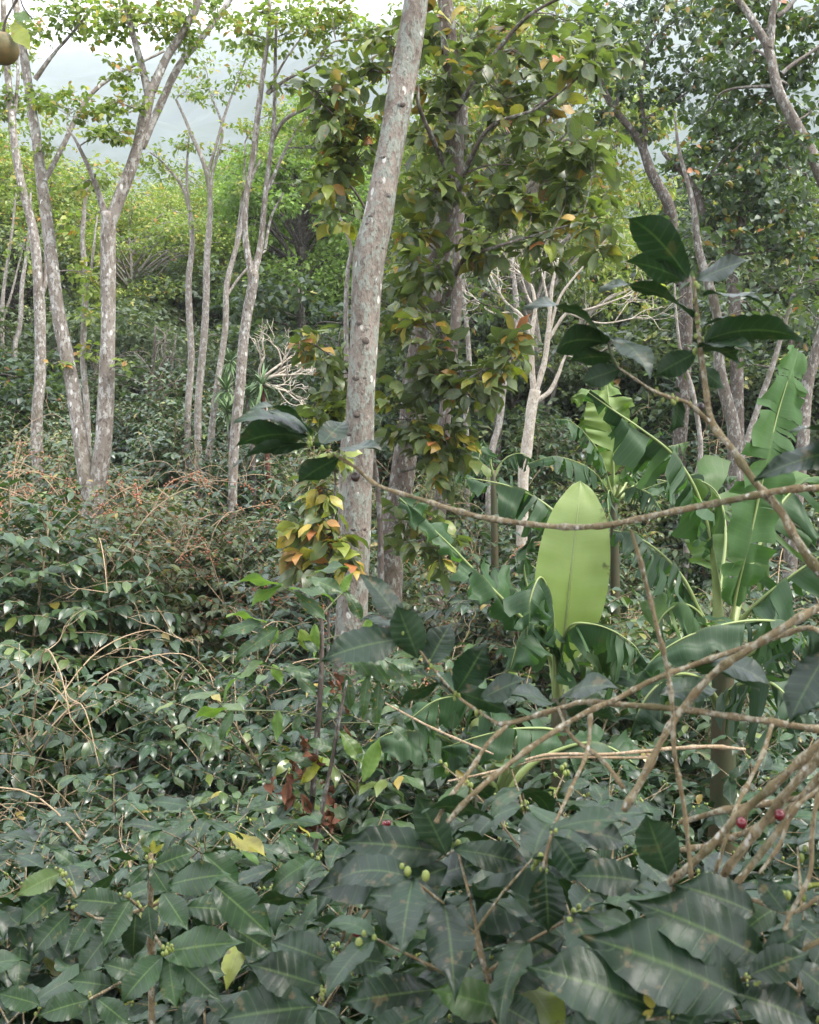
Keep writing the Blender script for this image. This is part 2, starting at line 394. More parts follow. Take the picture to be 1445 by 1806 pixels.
def traced_tree(name, label, cat, limbs, blobs=(), bark=None, leaf=None, tpls=None, n=30, k=3, L=.1, flat=.7, group=None, seg=10, lump=.05, wob=.0, tb=.4, odd=.06, ntw=6, droop=.35, twr=.005, limb_name='branch', sink=True, knots=0):
    x, y, d, w = limbs[0][0]
    p0 = P(x, y, d); g = float(GZ(p0[0], p0[1]))
    root = thing(name, label, cat, (p0[0], p0[1], g), group)
    allp = []
    for i, l in enumerate(limbs):
        mb = MB(); l = [tuple(q) for q in l]
        c = l
        w4 = np.array([np.append(P(a, b, e), ww * e / F / 2) for a, b, e, ww in c])
        if i == 0 and sink and p0[2] > g + .05:
            w4 = np.vstack([[p0[0], p0[1], g - .1, w4[0, 3] * 1.25], w4])
        pts = smooth(w4, 6)
        if wob:
            kk = RNG.random(3) * 6.28; s = np.arange(len(pts)); am = np.minimum(pts[:, 3] * wob, .12)
            pts[:, 0] += am * np.sin(s * .5 + kk[0]); pts[:, 1] += am * np.sin(s * .45 + kk[1])
        tube(mb, pts[:, :3], np.maximum(pts[:, 3], .002), seg if i == 0 else max(6, seg - 2), .5, 0, lump)
        if i == 0 and knots:
            for q in range(knots):
                j = RNG.integers(6, len(pts) - 4); a = RNG.uniform(-2.6, -.5); r_ = pts[j, 3]
                kb = MB(); ball(kb, np.zeros(3), 1., 12, 8); v = kb.v[0]; sz = r_ * RNG.uniform(.10, .30)
                o_ = np.array([math.cos(a), math.sin(a), 0]); tt = np.array([-o_[1], o_[0], 0])
                kb.v[0] = pts[j, :3] + o_ * r_ * .96 + v[:, :1] * o_ * sz * .5 + v[:, 1:2] * tt * sz * 1.1 + v[:, 2:] * np.array([0, 0, 1.]) * sz * RNG.uniform(.5, 1.)
                mb.merge(kb, 1)
            mb.build('trunk', [bark, M_BARK_D], root); allp.append(pts); continue
        mb.build('trunk' if i == 0 else limb_name, bark, root)
        allp.append(pts)
    allp = np.vstack(allp)
    if blobs:
        t = MB(); cmb = MB()
        crown(t, cmb, allp, blobs, n, k, L, tpls, flat, ntw, droop, tb, odd, twr)
        cmb.merge(t, 1); cmb.build('crown', [leaf, bark], root)
    return root

# ------------------------------------------------------------------ setting: ground, hills, haze, sky
def grid_sheet(name, xs, ys, zf, mat):
    X, Y = np.meshgrid(xs, ys)
    Z = zf(X, Y); mb = MB(); nx = len(xs)
    i, j = np.meshgrid(np.arange(len(ys) - 1), np.arange(nx - 1), indexing='ij')
    q = np.stack([i * nx + j, i * nx + j + 1, (i + 1) * nx + j + 1, (i + 1) * nx + j], -1).reshape(-1, 4)
    mb.add(np.stack([X, Y, Z], -1), q, None, np.zeros((X.size, 3)))
    return mb.build(name, mat)

m_soil, nt, out = new_mat('plantation_soil')
co = _n(nt, 'ShaderNodeTexCoord').outputs['Object']
n1 = _noise(nt, co, 2.2, 6, .65); n2 = _noise(nt, co, 23., 5, .7)
c = _mix(nt, _ramp(nt, n1, [(.35, 0.), (.65, 1.)]), (.03, .021, .014), (.055, .037, .024))
c = _mix(nt, _ramp(nt, n2, [(.52, 0.), (.64, .8)]), c, (.10, .062, .035))
c = _mix(nt, _ramp(nt, _noise(nt, co, .9, 4), [(.48, 0.), (.62, .75)]), c, (.03, .042, .018))
pb = _n(nt, 'ShaderNodeBsdfPrincipled'); nt.links.new(c, pb.inputs[0]); pb.inputs['Roughness'].default_value = .95
bp = _n(nt, 'ShaderNodeBump'); bp.inputs['Distance'].default_value = .05; nt.links.new(n2, bp.inputs['Height']); nt.links.new(bp.outputs[0], pb.inputs['Normal'])
nt.links.new(pb.outputs[0], out.inputs[0])
ys = np.concatenate([np.linspace(-12, 30, 120), np.linspace(31, 200, 70)])
xs = np.concatenate([np.linspace(-160, -16, 30), np.linspace(-15, 15, 90), np.linspace(16, 160, 30)])
g = grid_sheet('ground', xs, ys, GZ, m_soil); g['kind'] = 'structure'

# forested hills far behind the plantation
def hz(X, Y):
    X = X / 1.8; Y = 185 + (Y - 185) / 1.8
    ridge = 1.0 - ((Y - 1900) / 1700.0) ** 2
    top = 395 + 45 * np.sin(X / 280 + 1.0) + 25 * np.sin(X / 120.) + .06 * X
    z = 12 + np.clip(ridge, 0, 1) * top
    z += 9 * np.sin(X / 24 + np.sin(Y / 36)) * np.sin(Y / 21 + np.sin(X / 44)) + 5. * np.sin(X / 12 + Y / 17)
    return 19 + (z - 19) * 1.8
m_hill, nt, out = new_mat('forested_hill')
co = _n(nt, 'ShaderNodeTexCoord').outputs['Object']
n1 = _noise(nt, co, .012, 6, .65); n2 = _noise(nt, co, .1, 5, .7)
c = _mix(nt, _ramp(nt, n1, [(.4, 0.), (.62, 1.)]), (.032, .052, .05), (.07, .09, .08))  # forest colour shifted grey-blue, part of the distance haze painted in
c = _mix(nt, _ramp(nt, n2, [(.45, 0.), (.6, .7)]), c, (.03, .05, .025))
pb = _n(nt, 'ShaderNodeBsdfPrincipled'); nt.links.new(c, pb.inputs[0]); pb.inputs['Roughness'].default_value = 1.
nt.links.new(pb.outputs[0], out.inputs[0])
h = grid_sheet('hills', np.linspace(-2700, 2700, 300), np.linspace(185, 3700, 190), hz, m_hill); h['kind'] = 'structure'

# ------------------------------------------------------------------ background tree prototypes (built once, then copied)
def proto_tree(name, label, H, R, z0, zflat, nb, per, L, leaf, bark, tpls, lean=.0, r0=.16, k=3, tb=.4, odd=.05, droop=.3, shell=.55, ntrunk=1):
    root = thing(name, label, 'tree', (0, 0, 0))
    tr = MB(); cr = MB(); tw = MB()
    tops = []
    for q in range(ntrunk):
        a = RNG.random() * 6.28; off = .25 * R * (ntrunk > 1)
        ctrl = [(off * .3 * math.cos(a), off * .3 * math.sin(a), -.3, r0), (off * math.cos(a), off * math.sin(a), H * .3, r0 * .8), (off * 1.6 * math.cos(a) + lean, off * 1.6 * math.sin(a), H * .6, r0 * .6), (off * 2. * math.cos(a) + lean * 1.4, off * 2 * math.sin(a), H * .88, r0 * .25)]
        p = smooth(ctrl, 6); tube(tr, p[:, :3], p[:, 3], 8, .5, 0, .05); tops.append(p)
    tp = np.vstack(tops)
    for b in range(nb):
        d = rnd_dirs(1, .25)[0]; rr = RNG.uniform(shell, 1.) 
        c = np.array([d[0] * R * rr, d[1] * R * rr, H * (z0 + (1 - z0) * .5) + d[2] * H * (1 - z0) * .5 * rr])
        c[:2] += tp[-1, :2] * .6
        dd = np.linalg.norm(tp[:, :3] - c, axis=1) + np.clip(tp[:, 2] - c[2] + .1 * H, 0, None) * 2
        lp = tp[int(np.argmin(dd))]
        br = smooth([lp[:3], (lp[:3] + c) / 2 + np.array([0, 0, .04 * H]) + RNG.normal(size=3) * .03 * H, c], 4)
        tube(tw, br, np.linspace(lp[3] * .5, .012, len(br)), 5, .5)
        rb = R * RNG.uniform(.22, .38)
        a = c + rnd_dirs(per) * (RNG.random((per, 1)) ** .4) * rb * np.array([1, 1, zflat])
        clusters(cr, a, unit(a - c), k, L, tpls, droop=droop, tb=float(np.clip(tb + RNG.normal(0, .13), .05, .8)), odd=odd)
    tr.build('trunk', bark, root); cr.merge(tw, 1); cr.build('crown', [leaf, bark], root)
    return root

def remove(root):
    for c in list(root.children):
        for g in list(c.children): bpy.data.objects.remove(g)
        bpy.data.objects.remove(c)
    bpy.data.objects.remove(root)

PRO = {
 'inga': proto_tree('shade_tree', 'x', 7.5, 2.9, .45, .3, 60, 90, .12, M_INGA, M_BARK_S, SML, .4, .11, tb=.45, odd=.12),
 'inga2': proto_tree('shade_tree', 'x', 8.0, 2.6, .3, .4, 64, 90, .12, M_INGA, M_BARK_S, SML, -.5, .12, tb=.55, odd=.16),
 'lime': proto_tree('leafy_tree', 'x', 8.0, 2.0, .15, .55, 90, 110, .13, M_LIME, M_BARK_D, SML, .0, .16, tb=.4, odd=.03),
 'green': proto_tree('leafy_tree', 'x', 7.5, 2.5, .2, .5, 80, 90, .13, M_UNDER, M_BARK_D, SML, .2, .16, tb=.55, odd=.04),
 'dark': proto_tree('leafy_tree', 'x', 8.5, 2.8, .3, .5, 60, 60, .17, M_DARK, M_BARK_D, SML, .3, .16, tb=.35, odd=.05),
 'shrub': proto_tree('understory_shrub', 'x', 3.2, 1.5, .08, .7, 46, 60, .12, M_UNDER, M_BARK_D, SML, .0, .05, tb=.35, ntrunk=3),
 'shrub2': proto_tree('understory_shrub', 'x', 3.0, 1.3, .1, .7, 40, 60, .14, M_DARK, M_BARK_D, SML, .2, .05, tb=.3, ntrunk=3),
 'feather': proto_tree('feathery_shrub', 'x', 3.6, 1.6, .08, .8, 46, 90, .10, M_GREY, M_BARK_D, [leaf_t(1, 2, .10, .1, .8)], .0, .05, tb=.4, ntrunk=3, droop=.1),
}

def put(key, px, d, H, label, group, wide=1., cat=None, dz=0.):
    b = PRO[key]; x = float(P(px, 750, d)[0]); z = float(GZ(x, d)) + dz
    h0 = {'inga': 7.5, 'inga2': 8., 'lime': 8., 'green': 7.5, 'dark': 8.5, 'shrub': 3.2, 'shrub2': 3.0, 'feather': 3.6}[key]
    s = H / h0
    r = dup(b, (x, d, z), RNG.random() * 6.28, (s * wide, s * wide, s), label, group)
    if cat: r['category'] = cat
    return r

# far woodland on the slope behind: (kind, photo x, metres, height)
G_FAR = 'woodland trees on the slope behind'
far = []
for d0, y_top, n in ((62, 330, 15), (50, 365, 13), (40, 400, 11)):
    for i in range(n):
        px = -140 + (i + RNG.uniform(.15, .85)) * 1730 / n
        d = d0 * RNG.uniform(.93, 1.08); zt = 3.1 + (750 - (y_top + (20 if px < 640 else 0) + RNG.uniform(-45, 40))) / F * d
        if 1080 < px < 1230 and d0 > 45: zt -= .8
        x = float(P(px, 750, d)[0]); H = zt - float(GZ(x, d))
        far.append((px, d, max(H, 3.), x))
for i, (px, d, H, x) in enumerate(far):
    if px < 640:
        key = ['inga', 'lime', 'inga2', 'green'][i % 4]
        lab = {'inga': 'feathery yellow-green tree far up the slope behind the slim trunks', 'inga2': 'autumn-flecked tree far up the slope behind the slim trunks', 'lime': 'bright green tree far up the slope behind the slim trunks', 'green': 'dull green tree far up the slope behind the slim trunks'}[key]
    else:
        key = ['inga2', 'dark', 'green', 'inga'][i % 4]
        lab = {'inga': 'feathery yellow-green tree far back behind the bananas', 'inga2': 'autumn-flecked tree far back behind the bananas', 'dark': 'dark green tree far back behind the bananas', 'green': 'dull green tree far back behind the bananas'}[key]
    put(key, px, d, H, lab, G_FAR, 1.25)
# big bright tree in the middle
put('lime', 535, 25, 7.9, 'tall bright lime green tree between the slim trunks and the lichen trunk', None, 1.0)
put('lime', 455, 29, 7.0, 'bright green tree behind the forked slim trunk', None, .95)
put('green', 395, 25, 5.4, 'dark-bottomed green tree behind the three slim trunks', None, 1.1)
put('inga', 265, 24, 5.8, 'layered yellow-green tree between the forked pale trunk and the slim trunks', None, 1.1)
put('green', 35, 23, 5.6, 'dark green tree behind the pink-grey slim trunk', None, 1.1)
put('lime', 5, 30, 8.0, 'bright green tree at the left edge behind the trunks', None, .9)
put('inga2', 150, 27, 5.6, 'yellow-flecked tree behind the leaning mottled trunk', None, 1.1)
put('inga2', 350, 33, 7.0, 'yellow-flecked tree behind the pair of slim trunks', None, 1.2)
put('green', 610, 30, 6.4, 'dull green tree close beside the lichen trunk, behind the slim forking one', None, 1.)
for key, px, d, H, lab in (('inga2', 118, 25, 6.7, 'tall sparse yellow-green tree between the leaning mottled trunk and its branch'), ('inga', 232, 30, 6.5, 'tall feathery tree seen through the fork of the pale tree'), ('inga2', 345, 29, 6.5, 'feathery tree with yellowing top above the three slim trunks'),
      ('inga', 430, 34, 7.8, 'tall feathery tree behind the top of the forked slim trunk'), ('inga', 50, 29, 7.2, 'tall feathery tree behind the pink-grey slim trunk'), ('lime', 590, 31, 8.8, 'bright tree half hidden by the lichen trunk'), ('lime', 305, 36, 7.0, 'rounded bright tree between the pale tree and the slim trunks'), ('inga2', -30, 25, 8., 'feathery tree cut by the left edge')):
    put(key, px, d, H, lab, None, 1.1)
for key, px, d, H, lab, wd in (('inga2', 950, 17, 8.6, 'tall airy tree behind the top of the ivy-clad tree', .75), ('green', 850, 19, 8.0, 'tall green tree directly behind the ivy-clad trunk', .7), ('inga2', 660, 30, 9.6, 'tall airy tree behind the top of the lichen trunk', .8), ('inga', 560, 34, 9.2, 'tall airy tree beside the top of the slim forking trunk', .8)):
    put(key, px, d, H, lab, None, wd)
# right hand mid wood
G_R = 'mid trees behind the bananas'
for key, px, d, H, lab in (('dark', 880, 24, 6.2, 'dark leafy tree behind the bleached bare tree'), ('inga2', 1010, 27, 6.6, 'yellow-flecked tree behind the bleached bare tree and the near coffee leaves'),
      ('dark', 1330, 22, 7.6, 'dense dark tree behind the ragged upright banana leaf'), ('green', 1440, 20, 6.6, 'green tree at the right edge behind the bananas'),
      ('inga2', 1190, 34, 7.4, 'yellowish tree seen through the gap below the pale sky'), ('dark', 1250, 26, 6.2, 'dark tree behind the top of the near coffee stem'),
      ('green', 760, 26, 7.0, 'green tree behind the ivy-clad trunk'), ('inga', 1100, 24, 5.4, 'feathery tree behind the arching banana leaf')):
    put(key, px, d, H, lab, G_R, 1.1)
# understory
G_U = 'understory shrubs behind the coffee'
und = [(-60, 19, 3.4, 'shrub'), (20, 18, 3.0, 'shrub2'), (95, 19, 3.2, 'feather'), (150, 22, 3.8, 'shrub'), (240, 18, 3.2, 'feather'), (285, 20, 3.4, 'feather'), (215, 20, 3.3, 'shrub'), (330, 21, 3.0, 'shrub'), (390, 19.5, 2.6, 'shrub2'), (455, 20, 2.7, 'shrub'),
       (520, 19, 3.4, 'feather'), (575, 20, 3.2, 'shrub'), (560, 23, 4.2, 'shrub2'), (640, 19, 3.2, 'shrub'), (700, 18, 3.2, 'shrub2'), (760, 19, 3.8, 'shrub'), (820, 18, 3.0, 'shrub2'), (870, 20, 4.0, 'shrub'), (930, 21, 4.0, 'shrub2'),
       (985, 17, 3.0, 'shrub'), (1040, 19, 4.0, 'shrub2'), (1100, 18, 3.6, 'shrub'), (1160, 20, 4.4, 'feather'), (1215, 17, 3.2, 'shrub2'), (1270, 19, 4.2, 'shrub'), (1330, 16, 3.2, 'shrub'), (1390, 18, 4.2, 'shrub2'), (1450, 16, 3.6, 'shrub'), (1510, 18, 4., 'shrub'), (1120, 23, 5., 'shrub'), (1370, 23, 5.4, 'shrub2'), (820, 23, 5., 'feather'), (430, 24, 4.4, 'shrub'), (100, 25, 4.2, 'shrub2'), (300, 25, 4.4, 'shrub')]
for px, d, H, key in und:
    side = 'behind the forked pale tree' if px < 310 else 'behind the slim trunks' if px < 640 else 'behind the lichen trunk' if px < 850 else 'behind the bananas'
    kind = {'shrub': 'grey-green leafy shrub', 'shrub2': 'dark leafy shrub', 'feather': 'fine feathery grey shrub'}[key]
    put(key, px, d, H, kind + ' in the understory ' + side, G_U, 1.15, 'shrub')
# unseen trees added behind the camera to block sky light and shade the foreground
for x_, y_, H, key in ((-3.2, -4.2, 10.5, 'inga2'), (3.4, -3.4, 10.5, 'dark'), (.3, -6.5, 11, 'inga')):
    b_ = PRO[key]; s_ = H / {'inga': 7.5, 'inga2': 8., 'dark': 8.5}[key]
    dup(b_, (x_, y_, float(GZ(x_, y_))), RNG.random() * 6, s_, 'tall unseen tree added behind the viewer to shade the foreground', 'added unseen shade trees behind the viewpoint')
for p_ in PRO.values(): remove(p_)
# ------------------------------------------------------------------ traced trees
main = traced_tree('tree', 'thick straight pale trunk with lichen spots running up the middle of the photo', 'tree',
  [[(607, 1330, 7.0, 60), (620, 1090, 7.0, 56), (630, 900, 7.0, 52), (637, 700, 7.0, 50), (646, 520, 7.0, 51), (653, 440, 7.0, 55), (667, 385, 7.02, 52), (690, 260, 7.05, 46), (715, 120, 7.1, 45), (735, -10, 7.1, 42), (755, -150, 7.2, 40)]],
  bark=M_BARK_MAIN, seg=24, lump=.032, knots=16)
ivy = traced_tree('tree', 'dark mossy leaning trunk with broad yellowing leaves, right behind the lichen trunk', 'tree',
  [[(688, 1010, 8.4, 46), (700, 900, 8.4, 44), (722, 760, 8.4, 44), (738, 640, 8.4, 42), (762, 520, 8.4, 40), (782, 410, 8.4, 38), (800, 300, 8.4, 34), (800, 160, 8.4, 30), (785, 0, 8.4, 26), (780, -80, 8.4, 20)],
   [(745, 575, 8.2, 12), (790, 520, 7.9, 9), (815, 460, 7.7, 8), (860, 440, 7.5, 6), (960, 410, 7.3, 4), (1060, 380, 7.1, 3)],
   [(800, 360, 8.3, 14), (830, 280, 8., 9), (870, 220, 7.8, 7), (950, 190, 7.5, 5), (1040, 120, 7.2, 3)],
   [(800, 330, 8.3, 12), (770, 260, 8., 9), (740, 190, 7.8, 7), (738, 150, 7.8, 4)],
   [(800, 200, 8.3, 12), (870, 100, 8.0, 9), (930, 30, 7.8, 6), (1000, -10, 7.6, 5)],
   [(720, 740, 8.2, 8), (790, 690, 7.8, 5), (860, 650, 7.6, 4), (910, 630, 7.5, 3)],
   [(690, 960, 8.2, 7), (735, 955, 7.9, 5), (790, 940, 7.7, 3)],
   [(710, 830, 8.2, 8), (745, 820, 7.9, 6), (790, 790, 7.7, 4)]],
  [(850, 60, 8.2, 80), (790, 60, 8.6, 50), (930, 100, 8, 90), (1000, 40, 8.2, 80), (880, 170, 7.8, 90), (960, 200, 7.7, 90), (1050, 100, 7.2, 60), (1030, 260, 7.5, 70), (900, 290, 7.8, 95), (830, 230, 8.8, 70), (840, 350, 8.8, 75), (930, 370, 7.6, 80), (1000, 330, 7.6, 70), (1050, 400, 7.1, 50, .7), (740, 330, 8, 50), (745, 420, 8.0, 50),
   (860, 420, 7.7, 65), (960, 430, 7.4, 60, .7), (760, 470, 7.8, 40, .6), (705, 520, 8, 40, .7), (695, 600, 8, 45, .7), (715, 650, 7.9, 50, .8), (780, 660, 7.8, 60), (850, 650, 7.6, 55), (895, 620, 7.5, 40, .8), (720, 740, 7.9, 55), (780, 750, 7.8, 55), (830, 700, 7.7, 55, .8), (760, 820, 7.8, 50, .6), (810, 790, 7.8, 35, .5),
   (690, 920, 8, 40, .5), (740, 945, 7.8, 50, .6), (790, 970, 7.7, 40, .4), (760, 130, 8.2, 55), (760, 230, 8.2, 50), (740, 560, 7.6, 30, .5)],
  M_BARK_IVY, M_BRD, BRD_M, 24, 4, .15, .95, None, 14, .05, 0., .5, .16, 7, .28, .004)
ivy2 = traced_tree('tree', 'thin shoots of broad yellowing leaves poking out from behind the lichen trunk', 'tree',
  [[(672, 960, 7.6, 10), (655, 760, 7.6, 9), (662, 600, 7.6, 9), (672, 420, 7.6, 8), (690, 280, 7.6, 7), (700, 120, 7.6, 5)],
   [(672, 420, 7.6, 6), (620, 330, 7.5, 4), (570, 310, 7.4, 3)], [(690, 280, 7.6, 6), (620, 230, 7.4, 4), (545, 160, 7.3, 3)],
   [(655, 700, 7.6, 6), (600, 640, 7.4, 4), (550, 605, 7.3, 3)], [(655, 760, 7.6, 6), (600, 745, 7.4, 4), (545, 730, 7.3, 3)]],
  [(620, 200, 7.4, 55), (560, 160, 7.3, 45, .8), (650, 120, 7.8, 60), (640, 270, 7.4, 50), (590, 310, 7.4, 50), (600, 370, 7.4, 35, .5), (560, 610, 7.3, 40, .8), (590, 660, 7.4, 45), (560, 735, 7.3, 38), (600, 720, 7.4, 25), (680, 60, 7.8, 60), (600, 240, 7.4, 40)],
  M_BARK_D, M_BRD, BRD_M, 18, 4, .13, .95, None, 7, .04, 0., .55, .22, 6, .35, .004)
left = traced_tree('tree', 'pale forked tree, two mottled trunks splitting at the base among the coffee', 'tree',
  [[(160, 950, 9, 36), (165, 890, 9, 35), (182, 790, 9, 31), (187, 700, 9, 28), (191, 560, 9, 25), (191, 450, 9, 26), (192, 375, 9, 27)],
   [(163, 930, 9.02, 24), (157, 870, 9, 27), (148, 820, 9, 27), (130, 690, 9.1, 25), (108, 580, 9.1, 24), (94, 480, 9.1, 22), (78, 350, 9.2, 20), (62, 230, 9.3, 17), (40, 80, 9.4, 14), (22, -30, 9.5, 11)],
   [(192, 400, 9, 20), (180, 360, 9, 12), (163, 310, 8.9, 9), (135, 250, 8.8, 5), (118, 225, 8.8, 3)],
   [(192, 400, 9, 24), (212, 345, 9, 22), (240, 270, 9, 20), (262, 175, 9, 19), (268, 150, 9, 18)],
   [(264, 175, 9, 15), (250, 115, 9.0, 12), (232, 50, 8.9, 11), (216, -20, 8.8, 10)],
   [(268, 160, 9, 16), (295, 100, 9, 14), (330, 45, 9, 13), (360, -20, 9, 12)],
   [(250, 260, 9.2, 14), (285, 180, 9.3, 13), (320, 110, 9.4, 12), (370, 50, 9.5, 10), (420, -20, 9.6, 8)],
   [(78, 320, 9.2, 10), (110, 260, 9.4, 9), (150, 180, 9.6, 8), (200, 135, 9.7, 6), (290, 90, 9.8, 4)],
   [(62, 140, 9.3, 9), (95, 95, 9.3, 6), (135, 50, 9.3, 5), (165, 10, 9.3, 4)]],
  [(130, 190, 8.9, 55), (90, 170, 9.2, 45, .7), (60, 60, 9.4, 50, .7), (110, 35, 9.3, 55), (150, 20, 9.3, 50), (190, 40, 9.0, 60), (225, 20, 8.9, 60), (205, 180, 8.8, 55), (190, 240, 8.8, 40, .7), (215, 120, 8.9, 50, .7), (270, 40, 9, 65), (330, 70, 9.2, 60, .8), (300, 10, 9, 60), (380, 20, 9.4, 60), (150, 320, 9, 35, .4),
   (75, 260, 9.2, 35, .4), (200, 230, 8.8, 40, .5), (150, 480, 9.2, 32, .35), (210, 640, 8.9, 22, .2), (110, 640, 9.0, 20, .2)],
  M_BARK_L, M_INGA, BRD_F, 74, 3, .058, .5, None, 14, .03, 0., .45, .14, 9, .25, .003)
far_left = traced_tree('tree', 'slim pink-grey trunk behind the mottled forked tree', 'tree',
  [[(68, 760, 13, 20), (69, 660, 13, 19), (72, 540, 13, 19), (60, 420, 13, 16), (40, 330, 13, 14), (22, 230, 13, 13), (12, 100, 13, 11), (5, 0, 13, 9)],
   [(70, 530, 13, 12), (80, 490, 13, 9), (82, 420, 13, 7), (76, 330, 13, 6)], [(22, 230, 13, 8), (32, 150, 13, 6), (28, 60, 13, 4)]],
  [(15, 190, 13, 45), (35, 170, 13, 40), (10, 100, 13, 50, .7), (45, 330, 13, 35, .5), (40, 40, 13, 60), (-20, 40, 13, 60), (95, 300, 13, 40, .5)], M_BARK_L, M_INGA, SML, 70, 3, .075, .5, None, 10, .03, .25, .5, .1, 6, .25, .004)
slim1 = traced_tree('tree', 'slim weathered trunk seen between the two forked pale stems', 'tree',
  [[(152, 790, 11.5, 11), (151, 650, 11.5, 11), (149, 520, 11.5, 10), (148, 430, 11.5, 9), (152, 330, 11.5, 6)], [(149, 520, 11.5, 6), (165, 450, 11.4, 5), (172, 380, 11.4, 3)]],
  [(150, 500, 11.4, 40), (165, 560, 11.4, 30, .6), (140, 400, 11.6, 45), (160, 620, 11.4, 22, .4), (185, 470, 11.5, 30, .5)], M_BARK_S, M_INGA, SML, 30, 3, .1, .7, None, 8, .04, .6, .55, .14, 6, .25, .003)
G3 = 'three slim trunks standing together'
for i, (lim, bl, lab) in enumerate((
  ([[(332, 830, 14.3, 13), (333, 720, 14.3, 12), (336, 620, 14.3, 12), (334, 500, 14.3, 11), (338, 420, 14.3, 9), (328, 340, 14.3, 7), (290, 290, 14.3, 4), (265, 268, 14.3, 3)], [(338, 420, 14.3, 7), (330, 320, 14.3, 5), (335, 230, 14.3, 3)]],
   [(300, 300, 14.3, 45, .6), (330, 250, 14.3, 40, .6), (270, 270, 14.3, 40, .6), (345, 390, 14.3, 30, .4)], 'leftmost of three slim trunks standing together in the coffee'),
  ([[(348, 835, 14, 14), (350, 740, 14, 13), (357, 620, 14, 13), (365, 480, 14, 12), (371, 370, 14, 10), (360, 290, 14, 8), (335, 230, 14, 6), (310, 175, 14, 4)], [(371, 390, 14, 8), (375, 310, 14, 6), (392, 230, 14, 5), (370, 160, 14, 3)], [(365, 310, 14, 6), (395, 210, 14, 5), (420, 140, 14, 3), (450, 60, 14, 2)]],
   [(330, 160, 14, 50, .7), (380, 165, 14, 50, .8), (420, 130, 14, 55, .8), (450, 80, 14, 50), (360, 110, 14, 40, .5), (395, 270, 14, 40, .5)], 'middle of three slim trunks standing together in the coffee'),
  ([[(361, 850, 13.7, 12), (370, 780, 13.7, 12), (383, 690, 13.7, 11), (396, 580, 13.7, 11), (402, 500, 13.7, 10), (420, 420, 13.7, 8), (440, 330, 13.7, 6), (460, 280, 13.7, 4)], [(402, 520, 13.7, 6), (430, 480, 13.8, 4), (470, 440, 13.9, 3)], [(415, 440, 13.7, 6), (430, 330, 13.8, 4), (432, 250, 13.8, 3)]],
   [(440, 230, 13.7, 55, .7), (470, 270, 13.7, 45, .7), (430, 330, 13.7, 35, .4), (490, 200, 13.7, 50, .7)], 'rightmost, leaning one of three slim trunks in the coffee'))):
    traced_tree('tree', lab, 'tree', lim, bl, M_BARK_S, M_INGA, SML, 70, 3, .075, .45, G3, 9, .03, .25, .5, .14, 6, .25, .003)
traced_tree('tree', 'slim pale trunk forking twice, standing between the three slim trunks and the lichen trunk', 'tree',
  [[(408, 905, 10.5, 17), (414, 820, 10.5, 17), (418, 720, 10.5, 18), (430, 620, 10.5, 18), (444, 505, 10.5, 18), (447, 480, 10.5, 19)],
   [(446, 500, 10.5, 14), (433, 430, 10.5, 11), (436, 350, 10.5, 10), (447, 260, 10.5, 11), (463, 150, 10.5, 9), (474, 40, 10.5, 7), (476, -30, 10.5, 6)],
   [(447, 500, 10.5, 14), (458, 430, 10.6, 11), (470, 340, 10.6, 9), (481, 230, 10.6, 8), (486, 130, 10.6, 6), (488, 20, 10.6, 5)],
   [(478, 250, 10.6, 8), (505, 210, 10.5, 7), (560, 180, 10.4, 5), (620, 130, 10.3, 4), (680, 85, 10.2, 3)],
   [(470, 340, 10.6, 7), (505, 260, 10.7, 5), (540, 210, 10.8, 4), (585, 180, 10.8, 3)],
   [(474, 165, 10.5, 7), (505, 140, 10.4, 6), (560, 110, 10.3, 4), (585, 75, 10.2, 3), (640, 70, 10.2, 2)],
   [(472, 165, 10.5, 6), (500, 110, 10.3, 4), (530, 70, 10.3, 3)],
   [(468, 440, 10.7, 5), (480, 380, 10.8, 4), (500, 340, 10.8, 3)]],
  [(500, 60, 10.4, 60, .9), (545, 50, 10.3, 60, .9), (590, 40, 10.3, 55), (640, 60, 10.3, 50), (520, 10, 10.4, 60), (450, 20, 10.5, 55), (580, 100, 10.3, 45, .6), (610, 190, 10.4, 60, .8), (540, 230, 10.7, 50, .6), (430, 60, 10.5, 50, .7), (640, 140, 10.3, 50, .8), (505, 150, 10.4, 35, .4), (585, 10, 10.3, 60), (560, 260, 10.8, 50, .5)],
  M_BARK_L, M_INGA, BRD_F, 64, 3, .065, .45, None, 11, .03, .3, .5, .13, 7, .25, .004)
traced_tree('tree', 'thin whitish sapling trunk touching the left edge of the lichen trunk', 'tree',
  [[(604, 960, 9, 10), (606, 760, 9, 10), (612, 600, 9, 9), (613, 480, 9, 8), (618, 430, 9, 7), (590, 360, 9.2, 4), (560, 300, 9.3, 3)]], [(580, 340, 9.2, 40, .5)], M_BARK_S, M_BRD, BRD_F, 26, 3, .12, .7, None, 7, .04, .5, .5, .15, 6, .3, .003)

